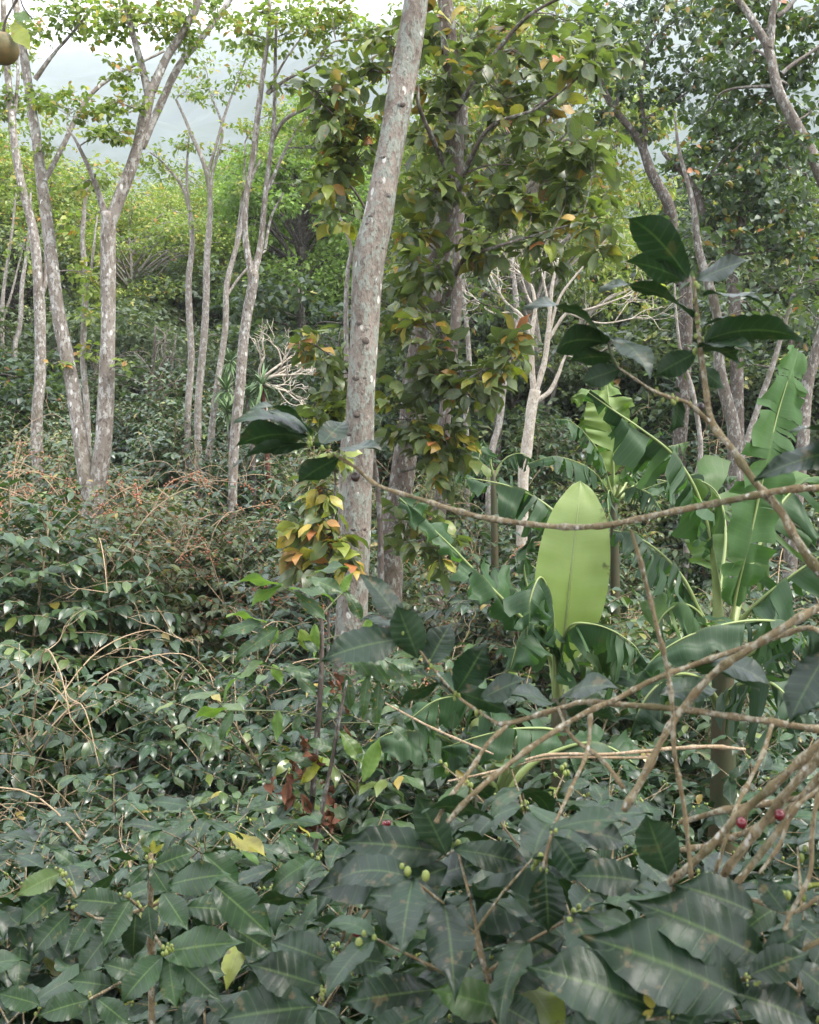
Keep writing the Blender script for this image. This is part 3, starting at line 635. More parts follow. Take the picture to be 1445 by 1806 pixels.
# bleached bare tree
def twigs_from(mb, p, d, L, r, lev):
    e = p + d * L
    c = smooth([p, (p + e) / 2 + RNG.normal(size=3) * L * .1, e], 4)
    tube(mb, c, np.linspace(r, r * .6, len(c)), 5, .5)
    if lev <= 0: return
    for q in range(RNG.integers(2, 4)):
        nd = unit(d + RNG.normal(size=3) * np.array([.55, .4, .45]) + np.array([0, 0, .12]))
        twigs_from(mb, e if q else c[len(c) * 2 // 3], nd, L * RNG.uniform(.55, .85), r * .55, lev - 1)
wl = [[(922, 870, 12, 20), (930, 790, 12, 20), (938, 720, 12, 19), (944, 688, 12, 19)],
      [(943, 700, 12, 12), (938, 640, 12, 10), (938, 590, 12, 9), (944, 545, 12, 7), (935, 500, 12, 5), (900, 468, 12, 3)], [(944, 695, 12, 12), (960, 640, 12, 10), (967, 590, 12, 9), (970, 550, 12, 7), (975, 500, 12, 6), (985, 455, 12, 3)],
      [(945, 708, 12, 10), (970, 690, 12, 8), (985, 660, 12, 7), (992, 640, 12, 5), (1010, 600, 12, 3)], [(938, 600, 12, 7), (922, 560, 12, 6), (890, 530, 12, 4), (865, 485, 12, 3)], [(935, 575, 12, 6), (905, 552, 12, 4), (870, 552, 12, 3), (838, 530, 12, 2)],
      [(967, 600, 12, 7), (1000, 552, 12, 5), (1040, 545, 12, 4), (1112, 520, 12, 2)], [(968, 590, 12, 7), (985, 530, 12, 5), (1012, 490, 12, 4), (1045, 455, 12, 2)], [(970, 550, 12, 6), (960, 500, 12, 4), (950, 455, 12, 2)], [(1000, 552, 12, 4), (1060, 570, 12, 3), (1125, 560, 12, 2)], [(944, 545, 12, 5), (930, 520, 12.2, 3), (915, 470, 12.2, 2)]]
bare = traced_tree('bare_tree', 'bleached bare tree with spreading leafless branches behind the banana leaf', 'tree', wl, (), M_BARK_W, seg=10)
mb = MB()
for l in wl[1:]:
    for q in range(4):
        a = np.array(P(*l[-1][:3])); b = np.array(P(*l[-2][:3])); s = b + (a - b) * RNG.uniform(.2, 1.)
        twigs_from(mb, s, unit(unit(a - b) + RNG.normal(size=3) * .5), .28, .006, 2)
mb.build('twigs', M_BARK_W, bare)

M_BARK_D2 = bark_mat('grey_brown_bark', (.10, .083, .068), (.15, .13, .112), (.25, .245, .22), (.035, .028, .022), .5, 1.1, (.06, .05, .032), spots=.4)
# right-hand dark trees
TR = dict(seg=9, lump=.04, wob=.4)
traced_tree('tree', 'dark leaning trunk behind the coffee stem top, with a crown of dark round leaves', 'tree',
  [[(1205, 560, 15, 24), (1196, 450, 15, 23), (1180, 380, 15, 21), (1160, 320, 15, 18), (1130, 255, 15, 14), (1090, 200, 15, 12), (1055, 130, 15, 9), (1040, 60, 15, 6)],
   [(1135, 262, 15, 9), (1137, 210, 15, 8), (1130, 150, 15, 6), (1145, 80, 15, 4)], [(1085, 190, 15, 7), (1095, 150, 15, 5), (1120, 100, 15, 3)], [(1140, 210, 15, 6), (1180, 185, 15, 4), (1230, 150, 15, 3)]],
  [(1080, 60, 15, 80), (1120, 110, 15, 80), (1060, 130, 15, 60), (1160, 60, 15, 80), (1200, 110, 15, 80), (1100, 10, 15, 80), (1180, 0, 15, 80), (1260, 60, 15, 80), (1250, 130, 15, 75), (1240, 0, 15, 70), (1130, 160, 15, 55, .8), (1210, 170, 15, 60, .7), (1010, 60, 15, 70), (1140, 225, 15, 35, .5), (1060, 200, 15, 40, .5)],
  M_BARK_D, M_DARK, BRD_F, 76, 3, .105, .6, None, ntw=8, tb=.4, odd=.09, **TR)
traced_tree('tree', 'dark slanting trunk with drooping dark foliage, behind the near coffee stem', 'tree',
  [[(1300, 560, 13.5, 22), (1286, 460, 13.5, 20), (1262, 410, 13.5, 17), (1230, 345, 13.5, 13), (1200, 300, 13.5, 10), (1170, 268, 13.5, 7)],
   [(1290, 470, 13.5, 18), (1302, 410, 13.5, 17), (1315, 350, 13.5, 12), (1330, 290, 13.5, 8), (1350, 220, 13.5, 5)], [(1230, 345, 13.5, 7), (1260, 300, 13.4, 5), (1310, 250, 13.3, 3)]],
  [(1330, 270, 13.5, 75), (1280, 310, 13.4, 65), (1390, 290, 13.5, 75), (1340, 350, 13.5, 75), (1400, 370, 13.5, 75), (1260, 370, 13.5, 50, .8), (1300, 420, 13.4, 60, .8), (1360, 440, 13.5, 70, .8), (1420, 450, 13.5, 60, .8), (1230, 270, 13.5, 45, .7), (1300, 215, 13.5, 60, .7), (1370, 220, 13.4, 60, .8), (1250, 225, 13.5, 45, .5), (1210, 290, 13.4, 40, .6)],
  M_BARK_D, M_DARK, BRD_F, 96, 3, .105, .6, None, ntw=8, tb=.45, odd=.12, **TR)
traced_tree('tree', 'tall grey-barked tree forking near the upper right corner', 'tree',
  [[(1560, 560, 10, 28), (1500, 420, 10, 25), (1445, 300, 10, 22), (1400, 215, 10, 20), (1368, 140, 10, 17), (1350, 75, 10, 15), (1330, 40, 10, 13), (1290, -15, 10, 11)],
   [(1355, 85, 10, 15), (1362, 40, 10, 13), (1374, -20, 10, 12)], [(1370, 30, 10, 9), (1395, 8, 10, 8), (1420, -20, 10, 6)], [(1380, 130, 10, 8), (1410, 105, 10, 6), (1450, 78, 10, 5)]],
  [(1310, 30, 10.6, 65), (1400, 50, 10.6, 70), (1430, 120, 10.6, 65), (1430, 190, 10.4, 60), (1330, 110, 10.4, 65), (1375, 230, 10.4, 45, .6), (1410, 260, 9.8, 40, .5), (1290, 90, 11, 65), (1390, 150, 10.8, 50), (1440, 20, 10.6, 60), (1330, 190, 11, 60, .8), (1270, 10, 11, 60), (1290, 160, 11, 60, .8), (1250, 200, 11, 50, .6)],
  M_BARK_D2, M_DARK, BRD_F, 72, 3, .09, .6, None, ntw=8, tb=.5, odd=.1, **TR)
G_T = 'trunks behind the bananas'
for lim, bl, bk, lab in (
  ([[(1300, 860, 10.5, 25), (1290, 760, 10.5, 24), (1275, 660, 10.5, 20), (1262, 560, 10.5, 16), (1240, 460, 10.5, 15), (1222, 370, 10.5, 11), (1200, 270, 10.5, 6), (1190, 200, 10.5, 3)]], [(1230, 420, 10.8, 60, .8), (1270, 480, 10.8, 60, .8), (1290, 560, 10.8, 45, .6), (1310, 620, 10.6, 30, .4)], M_BARK_D2, 'broken grey trunk behind the coffee stem, beyond the bleached tree'),
  ([[(1400, 900, 10, 24), (1420, 740, 10, 22), (1440, 620, 10, 20), (1475, 460, 10, 15), (1490, 300, 10, 9), (1480, 150, 10, 4)]], [(1440, 560, 10.4, 60, .7), (1410, 500, 10.6, 60, .7)], M_BARK_D2, 'leaning grey trunk behind the upright ragged banana leaf'),
  ([[(866, 830, 14, 12), (880, 740, 14, 12), (895, 650, 14, 11), (910, 560, 14, 10), (905, 460, 14, 7), (895, 340, 14, 3)]], [(880, 520, 14.5, 60, .6), (840, 470, 14.5, 60, .7)], M_BARK_S, 'slanting thin trunk between the yellow leaves and the bleached bare tree'),
  ([[(823, 830, 15, 10), (824, 740, 15, 10), (826, 640, 15, 9), (820, 520, 15, 7), (812, 380, 15, 3)]], [(830, 560, 15, 60, .6)], M_BARK_S, 'upright thin trunk behind the yellow leaves'),
  ([[(775, 900, 11, 24), (785, 800, 11, 23), (795, 640, 11, 20), (805, 500, 11, 18), (815, 360, 11, 14), (820, 200, 11, 9), (815, 60, 11, 4)]], [(820, 470, 11.4, 70, .7), (860, 540, 11.4, 60, .6)], M_BARK_D, 'reddish dark trunk close beside the ivy-clad trunk'),
  ([[(870, 850, 16, 16), (880, 760, 16, 15), (897, 620, 16, 13), (910, 480, 16, 8), (920, 360, 16, 3)]], [(900, 600, 16, 70, .7)], M_BARK_D, 'reddish stump-like trunk behind the slanting thin trunk'),
  ([[(1215, 900, 13, 10), (1235, 800, 13, 9), (1225, 700, 13, 8), (1200, 620, 13, 6), (1190, 500, 13, 3)]], [(1200, 640, 13, 50, .6)], M_BARK_S, 'thin crooked trunk behind the arching banana leaf'),
  ([[(1290, 900, 14, 12), (1330, 740, 14, 11), (1370, 620, 14, 9), (1400, 520, 14, 7), (1415, 400, 14, 3)]], [(1380, 560, 14, 60, .6)], M_BARK_S, 'thin slanting trunk beside the upright ragged banana leaf')):
    traced_tree('tree', lab, 'tree', lim, bl, bk, M_DARK, SML, 34, 3, .12, .6, G_T, ntw=7, tb=.5, odd=.12, **TR)
traced_tree('tree', 'bare grey trunk with orange foliage behind it at the left edge', 'tree', [[(5, 640, 20, 9), (4, 560, 20, 8), (8, 500, 20, 6), (20, 420, 20, 5), (30, 330, 20, 2)], [(6, 560, 20, 5), (20, 520, 20, 4), (30, 480, 20, 3), (45, 420, 20, 1)]], [(25, 360, 20, 40, .8), (50, 420, 20, 35, .6)], M_BARK_S, M_INGA, SML, 50, 3, .09, .6, seg=8)
traced_tree('tree', 'small speckled trunk between the left edge and the pink-grey trunk', 'tree', [[(28, 640, 19, 9), (33, 580, 19, 9), (40, 510, 19, 8), (48, 440, 19, 6), (55, 340, 19, 3)]], [(40, 440, 19, 50, .7)], M_BARK_S, M_INGA, SML, 30, 3, .12, .6, None, 8, .04, .4)

# pale dead bush and small dracaenas
for (px, py, d, s, lab) in ((470, 640, 15, 1.15, 'pale leafless bush with curling twigs behind the forked slim trunk'),):
    b = P(px, py + 70, d); b[2] = GZ(b[0], b[1])
    r = thing('bare_bush', lab, 'bush', b, 'leafless bushes')
    mb = MB(); c = P(px - 10, py + 30, d)
    tube(mb, smooth([b, (b + c) / 2 + np.array([.1, 0, 0]), c], 4), np.linspace(.04, .03, 9), 6)
    mb.build('trunk', M_BARK_W, r); mb = MB()
    for q in range(7): twigs_from(mb, c, unit(RNG.normal(size=3) * np.array([1, .7, .6]) + np.array([.2, 0, .45])), .32 * s, .02 * s, 3)
    mb.build('branches', M_BARK_W, r)
M_DRAC = plain_mat('dracaena_leaf', (.07, .13, .05), (.12, .18, .07), 6., .5)
sword = [leaf_t(6, 2, .085, .1, dr, 0, 4, 0, .9, .6) for dr in (.4, 1.1)]
for px, py, d, lab in ((463, 680, 13, 'spiky rosette plant with brown stem, topmost of the cluster behind the slim trunks'), (438, 700, 13, 'spiky rosette plant beside the forked slim trunk'), (400, 690, 13.5, 'drooping spiky rosette plant between slim trunks'), (405, 640, 14.5, 'pale spiky rosette plant high between slim trunks'), (402, 730, 13.2, 'low spiky rosette plant between slim trunks'), (765, 770, 15, 'small spiky rosette plant behind the yellow leaves')):
    c = P(px, py, d); b = c.copy(); b[2] = GZ(b[0], b[1])
    r = thing('dracaena', lab, 'plant', b, 'spiky rosette plants')
    mb = MB(); tube(mb, smooth([b, (b + c) / 2 + np.array([.06, 0, 0]), c], 4), .03, 6); mb.build('stem', M_DEAD if px == 463 else M_BARK_D, r)
    mb = MB(); n = 70; D = rnd_dirs(n, .5); scatter(mb, sword, np.repeat(c[None], n, 0), D, np.array([0, 0, 1.]) + RNG.normal(size=(n, 3)) * .1, RNG.uniform(.22, .36, n), .5); mb.build('leaves', M_DRAC, r)

# ------------------------------------------------------------------ coffee shrubs
def coffee(mbs, mbl, H, R, stems, tpls, L, node=.075, step=.055, base=np.zeros(3), lo=.2, tb=.42, odd=.012, bare=None, bare_n=0, cher=None, cher_n=0, inner=.3, sr=.014, young=.06, buds=None, dz=.18):
    pos = []; D = []; N = []; LL = []; T = []
    for s in range(stems):
        a = RNG.random() * 6.28; tilt = (.08 + .22 * RNG.random()) * (stems > 1)
        ax = np.array([math.cos(a) * tilt, math.sin(a) * tilt, 1.])
        h = H * RNG.uniform(.8, 1.05)
        st = base + smooth([np.zeros(3), ax * h * .5 + RNG.normal(size=3) * .03, ax * h * np.array([1.25, 1.25, 1])], 7)
        tube(mbs, st, np.linspace(sr, sr * .25, len(st)), 6, .5, 0, 0, .07)
        nn = int(h / node); ang = RNG.random() * 6.28
        for k in range(nn):
            f = (k + 1) / nn
            if f < lo: continue
            i = f * (len(st) - 1); p = st[int(i)] + (st[min(int(i) + 1, len(st) - 1)] - st[int(i)]) * (i - int(i))
            ln = R * (1.02 - f) ** .55 * RNG.uniform(.6, 1.15) * (1 if f > .4 else .6 + f) + .03
            ang += PI / 2 + RNG.normal() * .25
            for sd in (0, PI):
                aa = ang + sd + RNG.normal() * .2
                hd = np.array([math.cos(aa), math.sin(aa), 0])
                up0 = .25 + .9 * f ** 3; dr = .55 * RNG.uniform(.5, 1.4) * (1 - .6 * f)
                m = max(2, int(ln / step)); tt = (np.arange(m + 1)) / m
                bp = p + hd * (tt * ln)[:, None] + np.array([0, 0, 1.]) * (up0 * tt * ln - dr * tt ** 2 * ln)[:, None]
                tube(mbs, bp[:: max(1, m // 4)] if m > 4 else bp, np.linspace(sr * .28, sr * .14, len(bp[:: max(1, m // 4)] if m > 4 else bp)), 4, .5, 0, 0, 0, False)
                tg = unit(np.gradient(bp, axis=0)); sv = unit(np.cross(tg, [0, 0, 1.]))
                for j in range(1, m + 1):
                    if tt[j] < inner * RNG.uniform(.6, 1.3) and f < .8: continue
                    ter = j == m
                    for q in (-1, 1):
                        if RNG.random() < .1: continue
                        d = tg[j] * (.75 if ter else .4) + sv[j] * q * (.45 if ter else .95) + np.array([0, 0, -dz - .3 * RNG.random()]) + RNG.normal(size=3) * .16
                        yo = ter and RNG.random() < .5
                        pos.append(bp[j]); D.append(d); N.append(np.array([0, 0, 1.]) + RNG.normal(size=3) * .22 + hd * .15)
                        LL.append(L * RNG.uniform(.75, 1.15) * (.75 if yo else 1) * (1 - .25 * f)); T.append(min(1, max(0, RNG.normal(tb, .16) + (.2 if yo else 0))) if RNG.random() > odd else RNG.uniform(.85, 1))
                    if cher is not None and RNG.random() < cher_n:
                        for q in range(RNG.integers(2, 6)): ball(cher, bp[j] + RNG.normal(size=3) * .012, .0075, 5, 3)
                    if buds is not None and RNG.random() < .5:
                        for q in range(RNG.integers(2, 5)): ball(buds, bp[j] + RNG.normal(size=3) * .006, RNG.uniform(.0025, .0045), 6, 4, 1.5)
    scatter(mbl, tpls, np.array(pos), np.array(D), np.array(N), np.array(LL), np.array(T))
    if bare is not None:
        for q in range(bare_n):
            a = RNG.random() * 6.28; b = base + np.array([0, 0, H * RNG.uniform(.55, .8)]); l = RNG.uniform(.5, 1.) * R * 1.25
            e = b + np.array([math.cos(a) * l, math.sin(a) * l, H * RNG.uniform(.05, .42)])
            c = smooth([b, (b + e) / 2 + np.array([0, 0, RNG.uniform(.05, .25)]), e, e + np.array([math.cos(a), math.sin(a), -RNG.uniform(.2, 1.)]) * .22], 5)
            tube(bare, c, np.linspace(.0055, .002, len(c)), 4, .5)
            for z in range(3):
                i = RNG.integers(4, len(c)); twigs_from(bare, c[i], unit(rnd_dirs(1)[0] + np.array([0, 0, .3])), .16, .003, 1)
            if cher is not None and cher_n > 0:
                for z in range(26):
                    i = RNG.integers(3, len(c)); ball(cher, c[i] + RNG.normal(size=3) * .02, .0085, 5, 3)

def coffee_proto(H, R, stems, tpls, L, mat, **kw):
    root = thing('coffee_shrub', 'x', 'coffee shrub')
    s, l = MB(), MB(); bare = MB() if kw.get('bare_n') else None; ch = MB() if kw.get('cher_n') else None
    coffee(s, l, H, R, stems, tpls, L, bare=bare, cher=ch, **kw)
    s.build('stems', M_COFW, root); l.build('foliage', mat, root)
    if bare: bare.build('bare_branches', M_TWIG, root)
    if ch: ch.build('cherries', M_CHERRY_F, root)
    return root
CP = {'w': coffee_proto(1.6, .8, 4, COF_F, .125, M_COF_W, step=.055, inner=.12, tb=.5, bare_n=3), 'y': coffee_proto(1.3, .8, 4, COF_F, .11, M_COF_W, step=.055, inner=.12, tb=.7), 'a': coffee_proto(1.75, .85, 4, COF_F, .145, M_COF_F, step=.05, inner=.12, tb=.3), 'b': coffee_proto(1.6, .95, 5, COF_F, .14, M_COF_F, step=.055, inner=.12, tb=.55),
      'c': coffee_proto(1.8, .8, 4, COF_F, .15, M_COF_F, step=.055, bare_n=3, inner=.12), 'r': coffee_proto(1.7, .9, 3, COF_F, .11, M_COF_W, step=.055, bare_n=7, cher_n=.4, tb=.5, odd=.08, inner=.15),
      'd': coffee_proto(1.55, .8, 4, COF_M, .155, M_COF_F, step=.055, inner=.12, tb=.55), 'e': coffee_proto(1.5, .85, 4, COF_M, .15, M_COF_F, step=.055, bare_n=1, inner=.12, tb=.3),
      'p': coffee_proto(1.45, .8, 2, COF_F, .12, M_COF_F, step=.055, bare_n=5, inner=.15)}
special = {}
def put_coffee(key, px, d, sc, label, group):
    x = float(P(px, 950, d)[0])
    return dup(CP[key], (x, d, float(GZ(x, d)) - .03), RNG.random() * 6.28, sc, label, group)
sp = [('d', 95, 3.75, .78, 'coffee shrub at the lower edge of the field behind the bluish one'), ('e', 255, 3.7, .76, 'dark coffee shrub filling the gap behind the glossy budding shrub'), ('d', 20, 4.5, .85, 'coffee shrub below the vine-like bare stems'), ('e', 390, 4.0, .78, 'dark coffee shrub downhill of the young sapling'), ('d', 320, 4.7, .9, 'coffee shrub beside the tangle of bare tan branches'), ('e', 130, 4.9, .9, 'dark coffee shrub behind the tangle of bare tan branches'),
      ('b', 1085, 7.3, 1.15, 'coffee shrub hiding the stem of the smaller banana plant farther back'), ('w', 1000, 7.6, 1.1, 'olive coffee shrub behind the pale young banana leaf'), ('a', 880, 8.6, 1.15, 'coffee shrub in front of the low half-hidden banana plant'),
      ('w', 178, 8.45, 1.05, 'olive coffee shrub hiding the foot of the forked pale tree'), ('a', 120, 8.5, .95, 'dark coffee shrub touching the foot of the forked pale tree'), ('r', 240, 8.9, 1.1, 'berry-laden coffee shrub close beside the foot of the forked pale tree'), ('w', 340, 9.9, 1.05, 'olive berry-speckled coffee shrub between the forked pale tree and the slim forking trunk'), ('b', 430, 9.8, 1., 'coffee shrub hiding the foot of the slim forking trunk'), ('d', 640, 6.2, .9, 'coffee shrub in front of the lichen trunk'), ('a', 560, 6.0, 1.0, 'coffee shrub between the sapling and the lichen trunk'),
      ('r', 300, 9.6, 1.1, 'berry-laden coffee shrub with bare reddish twigs between the forked tree and slim forking trunk'), ('r', 395, 8.6, 1.0, 'berry-laden coffee shrub with bare twigs, downhill from the forked pale tree'), ('r', 90, 8.3, 1.0, 'coffee shrub with orange berry clusters at the left edge below the forked tree'), ('r', 770, 7.9, .95, 'coffee shrub with red berry clusters between the lichen trunk and the bananas'), ('r', 20, 11, 1.05, 'coffee shrub with a few orange berries at the left edge beside the slim trunk'), ('r', 850, 9.4, 1.0, 'berry-speckled coffee shrub under the arching banana leaf'),
      ('p', 215, 4.4, .92, 'pruned coffee shrub with a tangle of bare tan branches at lower left'), ('p', 45, 5.6, 1.05, 'coffee shrub with bare vine-like stems at the left edge'), ('p', 400, 6.6, .98, 'half-bare coffee shrub with pale twigs behind the young sapling')]
for k, px, d, s, lab in sp: put_coffee(k, px, d, s, lab, None)
used = [(float(P(px, 950, d)[0]), d) for _, px, d, _, _ in sp]
d = 3.1; row = 0
while d < 23:
    half = 800 / F * d + .6; gap = 1.12 if d < 8 else 1.22
    nx = int(2 * half / gap)
    for i in range(nx + 1):
        x = -half + (i + .5 * (row % 2)) * gap + RNG.normal() * .13; dd = d + RNG.normal() * .14
        px = CX + x / dd * F
        if min([math.hypot(x - a, dd - b) for a, b in used]) < .62: continue
        if px > 860 and 4.5 < dd < 5.9: continue                     # the bananas stand here
        if px > 900 and dd < 3.4: continue
        if abs(px - 620) < 60 and abs(dd - 7) < .45: continue
        if abs(px - 160) < 60 and abs(dd - 9) < .4: continue
        key = ('d', 'e', 'w')[RNG.integers(3)] if dd < 6 else ('a', 'b', 'c', 'a', 'b', 'w', 'y')[RNG.integers(7)]
        if px < 560: side = 'between the forked tree and the lichen trunk'
        elif px < 830: side = 'around the foot of the lichen trunk'
        else: side = 'behind the banana plants'
        dist = 'lower, nearer' if dd < 6 else 'middle' if dd < 12 else 'upper, far'
        put_coffee(key, px, dd, (RNG.uniform(.8, 1.2) if dd > 6.2 else max(.5, (1.66 - float(GZ(x, dd))) / 1.5) * RNG.uniform(.8, 1.05)), 'dark coffee shrub, %s field, %s' % (dist, side), 'coffee shrubs in the %s field %s' % (dist, side))
    d += .95 if d < 8 else 1.1; row += 1
for p_ in CP.values(): remove(p_)
# fallen leaves on the soil
mb = MB(); n = 5000
y = RNG.uniform(1.2, 16, n); x = RNG.uniform(-1, 1, n) * (y * .42 + .5)
scatter(mb, SML, np.stack([x, y, GZ(x, y) + .015], -1), rnd_dirs(n) * np.array([1, 1, .15]), np.array([0, 0, 1.]) + RNG.normal(size=(n, 3)) * .3, RNG.uniform(.08, .14, n), RNG.random(n))
o = mb.build('leaf_litter', M_LITTER); tag(o, 'brown fallen leaves scattered on the soil under the coffee', 'leaf litter'); o['kind'] = 'stuff'
# ------------------------------------------------------------------ banana plants
def ban_leaf(root, ctrl, hw, tears, droop=(.5, .9), up=(0, -.25, 1.), tb=.4, sides=(1., 1.), start=.12, curl=.5, name='leaf', tipw=.35, jit=.8, gap=.12, sweep=.18):
    """ctrl: (photo x, y, metres) from the stalk foot to the tip; hw: half width in photo px at its widest"""
    pts = smooth(np.array([P(*c) for c in ctrl]), 8); n = len(pts)
    dm = np.mean([c[2] for c in ctrl]); W = 1.22 * hw * dm / F
    T = unit(np.gradient(pts, axis=0)); upv = unit(np.array(up, float))
    S = unit(np.cross(T, upv)); Nn = np.cross(S, T)
    s = np.concatenate([[0], np.cumsum(np.linalg.norm(np.diff(pts, axis=0), axis=1))]); s /= s[-1]
    def at(arr, f): return np.stack([np.interp(f, s, arr[:, k]) for k in range(3)], -1)
    mb = MB(); k0 = RNG.random() * 9
    for sd, sw in ((1, sides[0]), (-1, sides[1])):
        if sw <= 0: continue
        tn_ = int(tears * 1.5); cuts = np.concatenate([[start], np.sort(RNG.uniform(start + .03, .96, tn_)), [1.]])
        prev = RNG.uniform(*droop)
        for a, b in zip(cuts[:-1], cuts[1:]):
            if b - a < .008: continue
            prev = .5 * prev + .5 * RNG.uniform(*droop) + RNG.normal() * jit * .5
            al = prev; nv = max(3, int((b - a) * 40)); nu = 6
            v = np.linspace(a, b, nv + 1); u = np.linspace(0, 1, nu + 1)
            V, U = np.meshgrid(v, u, indexing='ij')
            g = gap * (1 if tears else 0) * RNG.uniform(.5, 1.6)
            mid = (a + b) / 2; Vs = mid + (V - mid) * (1 - g * U * 2.2)
            q = (v - start) / (1 - start); prof = np.sin(PI * np.clip(q, 0, 1) ** .85 * .93 + .04) ** .55 * (1 - (1 - tipw) * sstep(.75, 1., q) * .8)
            prof *= RNG.uniform(.88, 1.06) if tears else 1
            if not tears: prof = prof * np.sqrt(np.clip(1.0001 - q ** 9, 0, 1))
            w = W * sw * prof[:, None]
            base = at(pts, V); t_ = at(T, V); s_ = at(S, V); n_ = at(Nn, V)
            ang = al * (1 + curl * (U - .3))[..., None]; sw_ = sweep + RNG.normal() * .25 * jit * (tears > 0)
            dirn = s_ * sd * np.cos(ang) - (n_ * .35 + np.array([0, 0, .65])) * np.sin(ang) + t_ * sw_
            # integrate along u
            st = dirn * (w / nu)[..., None]
            off = np.cumsum(np.concatenate([np.zeros_like(st[:, :1]), st[:, 1:]], 1), 1)
            shift = at(pts, Vs) - base
            rip = (.012 * np.sin(V * 60 + k0 + sd) * U + .007 * np.sin(U * 7 + V * 21 + k0)) * (W / .12) * (1 if tears else .25)
            X = base + off + shift + n_ * rip[..., None]
            c = np.stack([U * sd * .98 + .02 * sd, V, np.clip(tb + RNG.normal() * .06 + 0 * U, 0, 1)], -1)
            k = nu + 1; i, j = np.meshgrid(np.arange(nv), np.arange(nu), indexing='ij')
            qd = np.stack([i * k + j, i * k + j + 1, (i + 1) * k + j + 1, (i + 1) * k + j], -1).reshape(-1, 4)
            if sd < 0: qd = qd[:, ::-1]
            mb.add(X, qd, None, c)
    o = mb.build(name, M_BAN, root)
    r = MB(); tube(r, pts, np.interp(s, [0, start, 1], [.030, .011, .002]) * max(.4, min(1.2, hw * dm / F / .2)), 7, .5)
    mr = r.build('midrib', M_MIDRIB, o)
    return o

def ban_root(label, px, d, py_top, r=.09):
    b = P(px, 1200, d); b[2] = GZ(b[0], b[1]); top = P(px, py_top, d)
    root = thing('banana_plant', label, 'banana plant', b, None)
    mb = MB(); p = smooth([b - [0, 0, .1], (b + top) / 2 + np.array([.02, 0, 0]), top], 6)
    tube(mb, p, np.linspace(r * 1.15, r * .55, len(p)), 12, .5, 0, .03)
    mb.build('pseudostem', M_PSEUDO, root); return root

A = ban_root('banana plant with one big upright pale green young leaf', 985, 5.2, 1215, .06)
ban_leaf(A, [(985, 1235, 5.2), (992, 1150, 5.15), (1000, 1075, 5.1), (1008, 1000, 5.08), (1017, 920, 5.1), (1024, 848, 5.2)], 55, 0, (-.05, .05), (-.12, -1., .25), 1., (1., .92),   .18, .1, tipw=.95, jit=.02, gap=0, sweep=.1)
ban_leaf(A, [(985, 1230, 5.2), (975, 1170, 5.1), (945, 1115, 5.), (905, 1075, 4.95), (860, 1030, 4.9), (800, 968, 4.85), (750, 920, 4.8), (705, 878, 4.8)], 78, 7, (.35, .8), (.35, -.8, .75), .35, (1., .45), .25, .35, sweep=.25)
ban_leaf(A, [(990, 1225, 5.2), (1002, 1150, 5.3), (1008, 1000, 5.45), (990, 920, 5.5), (945, 878, 5.5), (890, 855, 5.5), (822, 842, 5.5)], 72, 13, (.9, 1.35), (0, -.5, 1.), .25, (1., .7), .42, .3)
ban_leaf(A, [(985, 1225, 5.2), (990, 1150, 5.), (1005, 1105, 4.85), (1040, 1100, 4.8), (1080, 1112, 4.8), (1120, 1140, 4.8), (1140, 1175, 4.8)], 62, 9, (.9, 1.4), (0, -.4, 1.), .3, (1., .8), .3, .3)
ban_leaf(A, [(983, 1225, 5.2), (978, 1150, 5.), (975, 1080, 4.85), (963, 1030, 4.8), (950, 1020, 4.75), (935, 1060, 4.7), (930, 1120, 4.7)], 58, 8, (.6, 1.1), (.3, -.5, .9), .22, (1., .8), .35, .3)
ban_leaf(A, [(984, 1230, 5.2), (980, 1160, 5.), (960, 1110, 4.9), (935, 1105, 4.85), (915, 1130, 4.8), (900, 1180, 4.8)], 62, 5, (.3, .8), (-.5, -.6, .6), .3, (1., 1.), .25, .3)
ban_leaf(A, [(983, 1230, 5.2), (968, 1140, 5.3), (940, 1070, 5.3), (900, 1040, 5.3), (850, 1045, 5.3)], 55, 8, (.5, 1.2), (.1, -.4, 1.), .32, (1., .9), .3)
ban_leaf(A, [(984, 1230, 5.2), (960, 1120, 5.4), (930, 1030, 5.5), (925, 980, 5.5), (938, 950, 5.5)], 45, 6, (.5, 1.2), (.5, -.5, .8), .38, (1., .9), .3)
ban_leaf(A, [(986, 1230, 5.2), (1010, 1170, 5.3), (1050, 1140, 5.4), (1090, 1160, 5.4), (1110, 1210, 5.4)], 58, 4, (.4, .9), (0, -.6, .8), .5, (1., .9), .3)

B = ban_root('tall banana plant with a ragged upright leaf and several long arching ones', 1275, 5.2, 1120, .085)
ban_leaf(B, [(1285, 1130, 5.2), (1300, 1040, 5.15), (1320, 960, 5.1), (1338, 880, 5.1), (1355, 800, 5.1), (1372, 730, 5.15), (1390, 670, 5.2), (1408, 615, 5.3)], 56, 13, (.05, .7), (-.35, 1., .1), .38, (1., .85), .12, .5, tipw=.8, jit=.2, gap=.03, sweep=.12)
ban_leaf(B, [(1268, 1130, 5.2), (1264, 1040, 5.2), (1250, 940, 5.1), (1225, 860, 5.), (1185, 800, 4.95), (1130, 756, 4.9), (1080, 722, 4.9), (1038, 692, 4.9)], 84, 14, (.75, 1.35), (.1, -.45, 1.), .3, (1., .8), .3, .3, gap=.05)
ban_leaf(B, [(1255, 1130, 5.2), (1232, 1075, 5.1), (1205, 1020, 5.05), (1165, 975, 5.), (1120, 945, 5.), (1082, 935, 5.)], 78, 12, (.9, 1.35), (0, -.4, 1.), .15, (1., .8), .28, .3)
ban_leaf(B, [(1285, 1135, 5.2), (1320, 1080, 5.), (1370, 1035, 4.9), (1430, 992, 4.85), (1500, 950, 4.8)], 70, 6, (.5, 1.), (.1, -.4, 1.), .3, (1., .8), .35, .3)
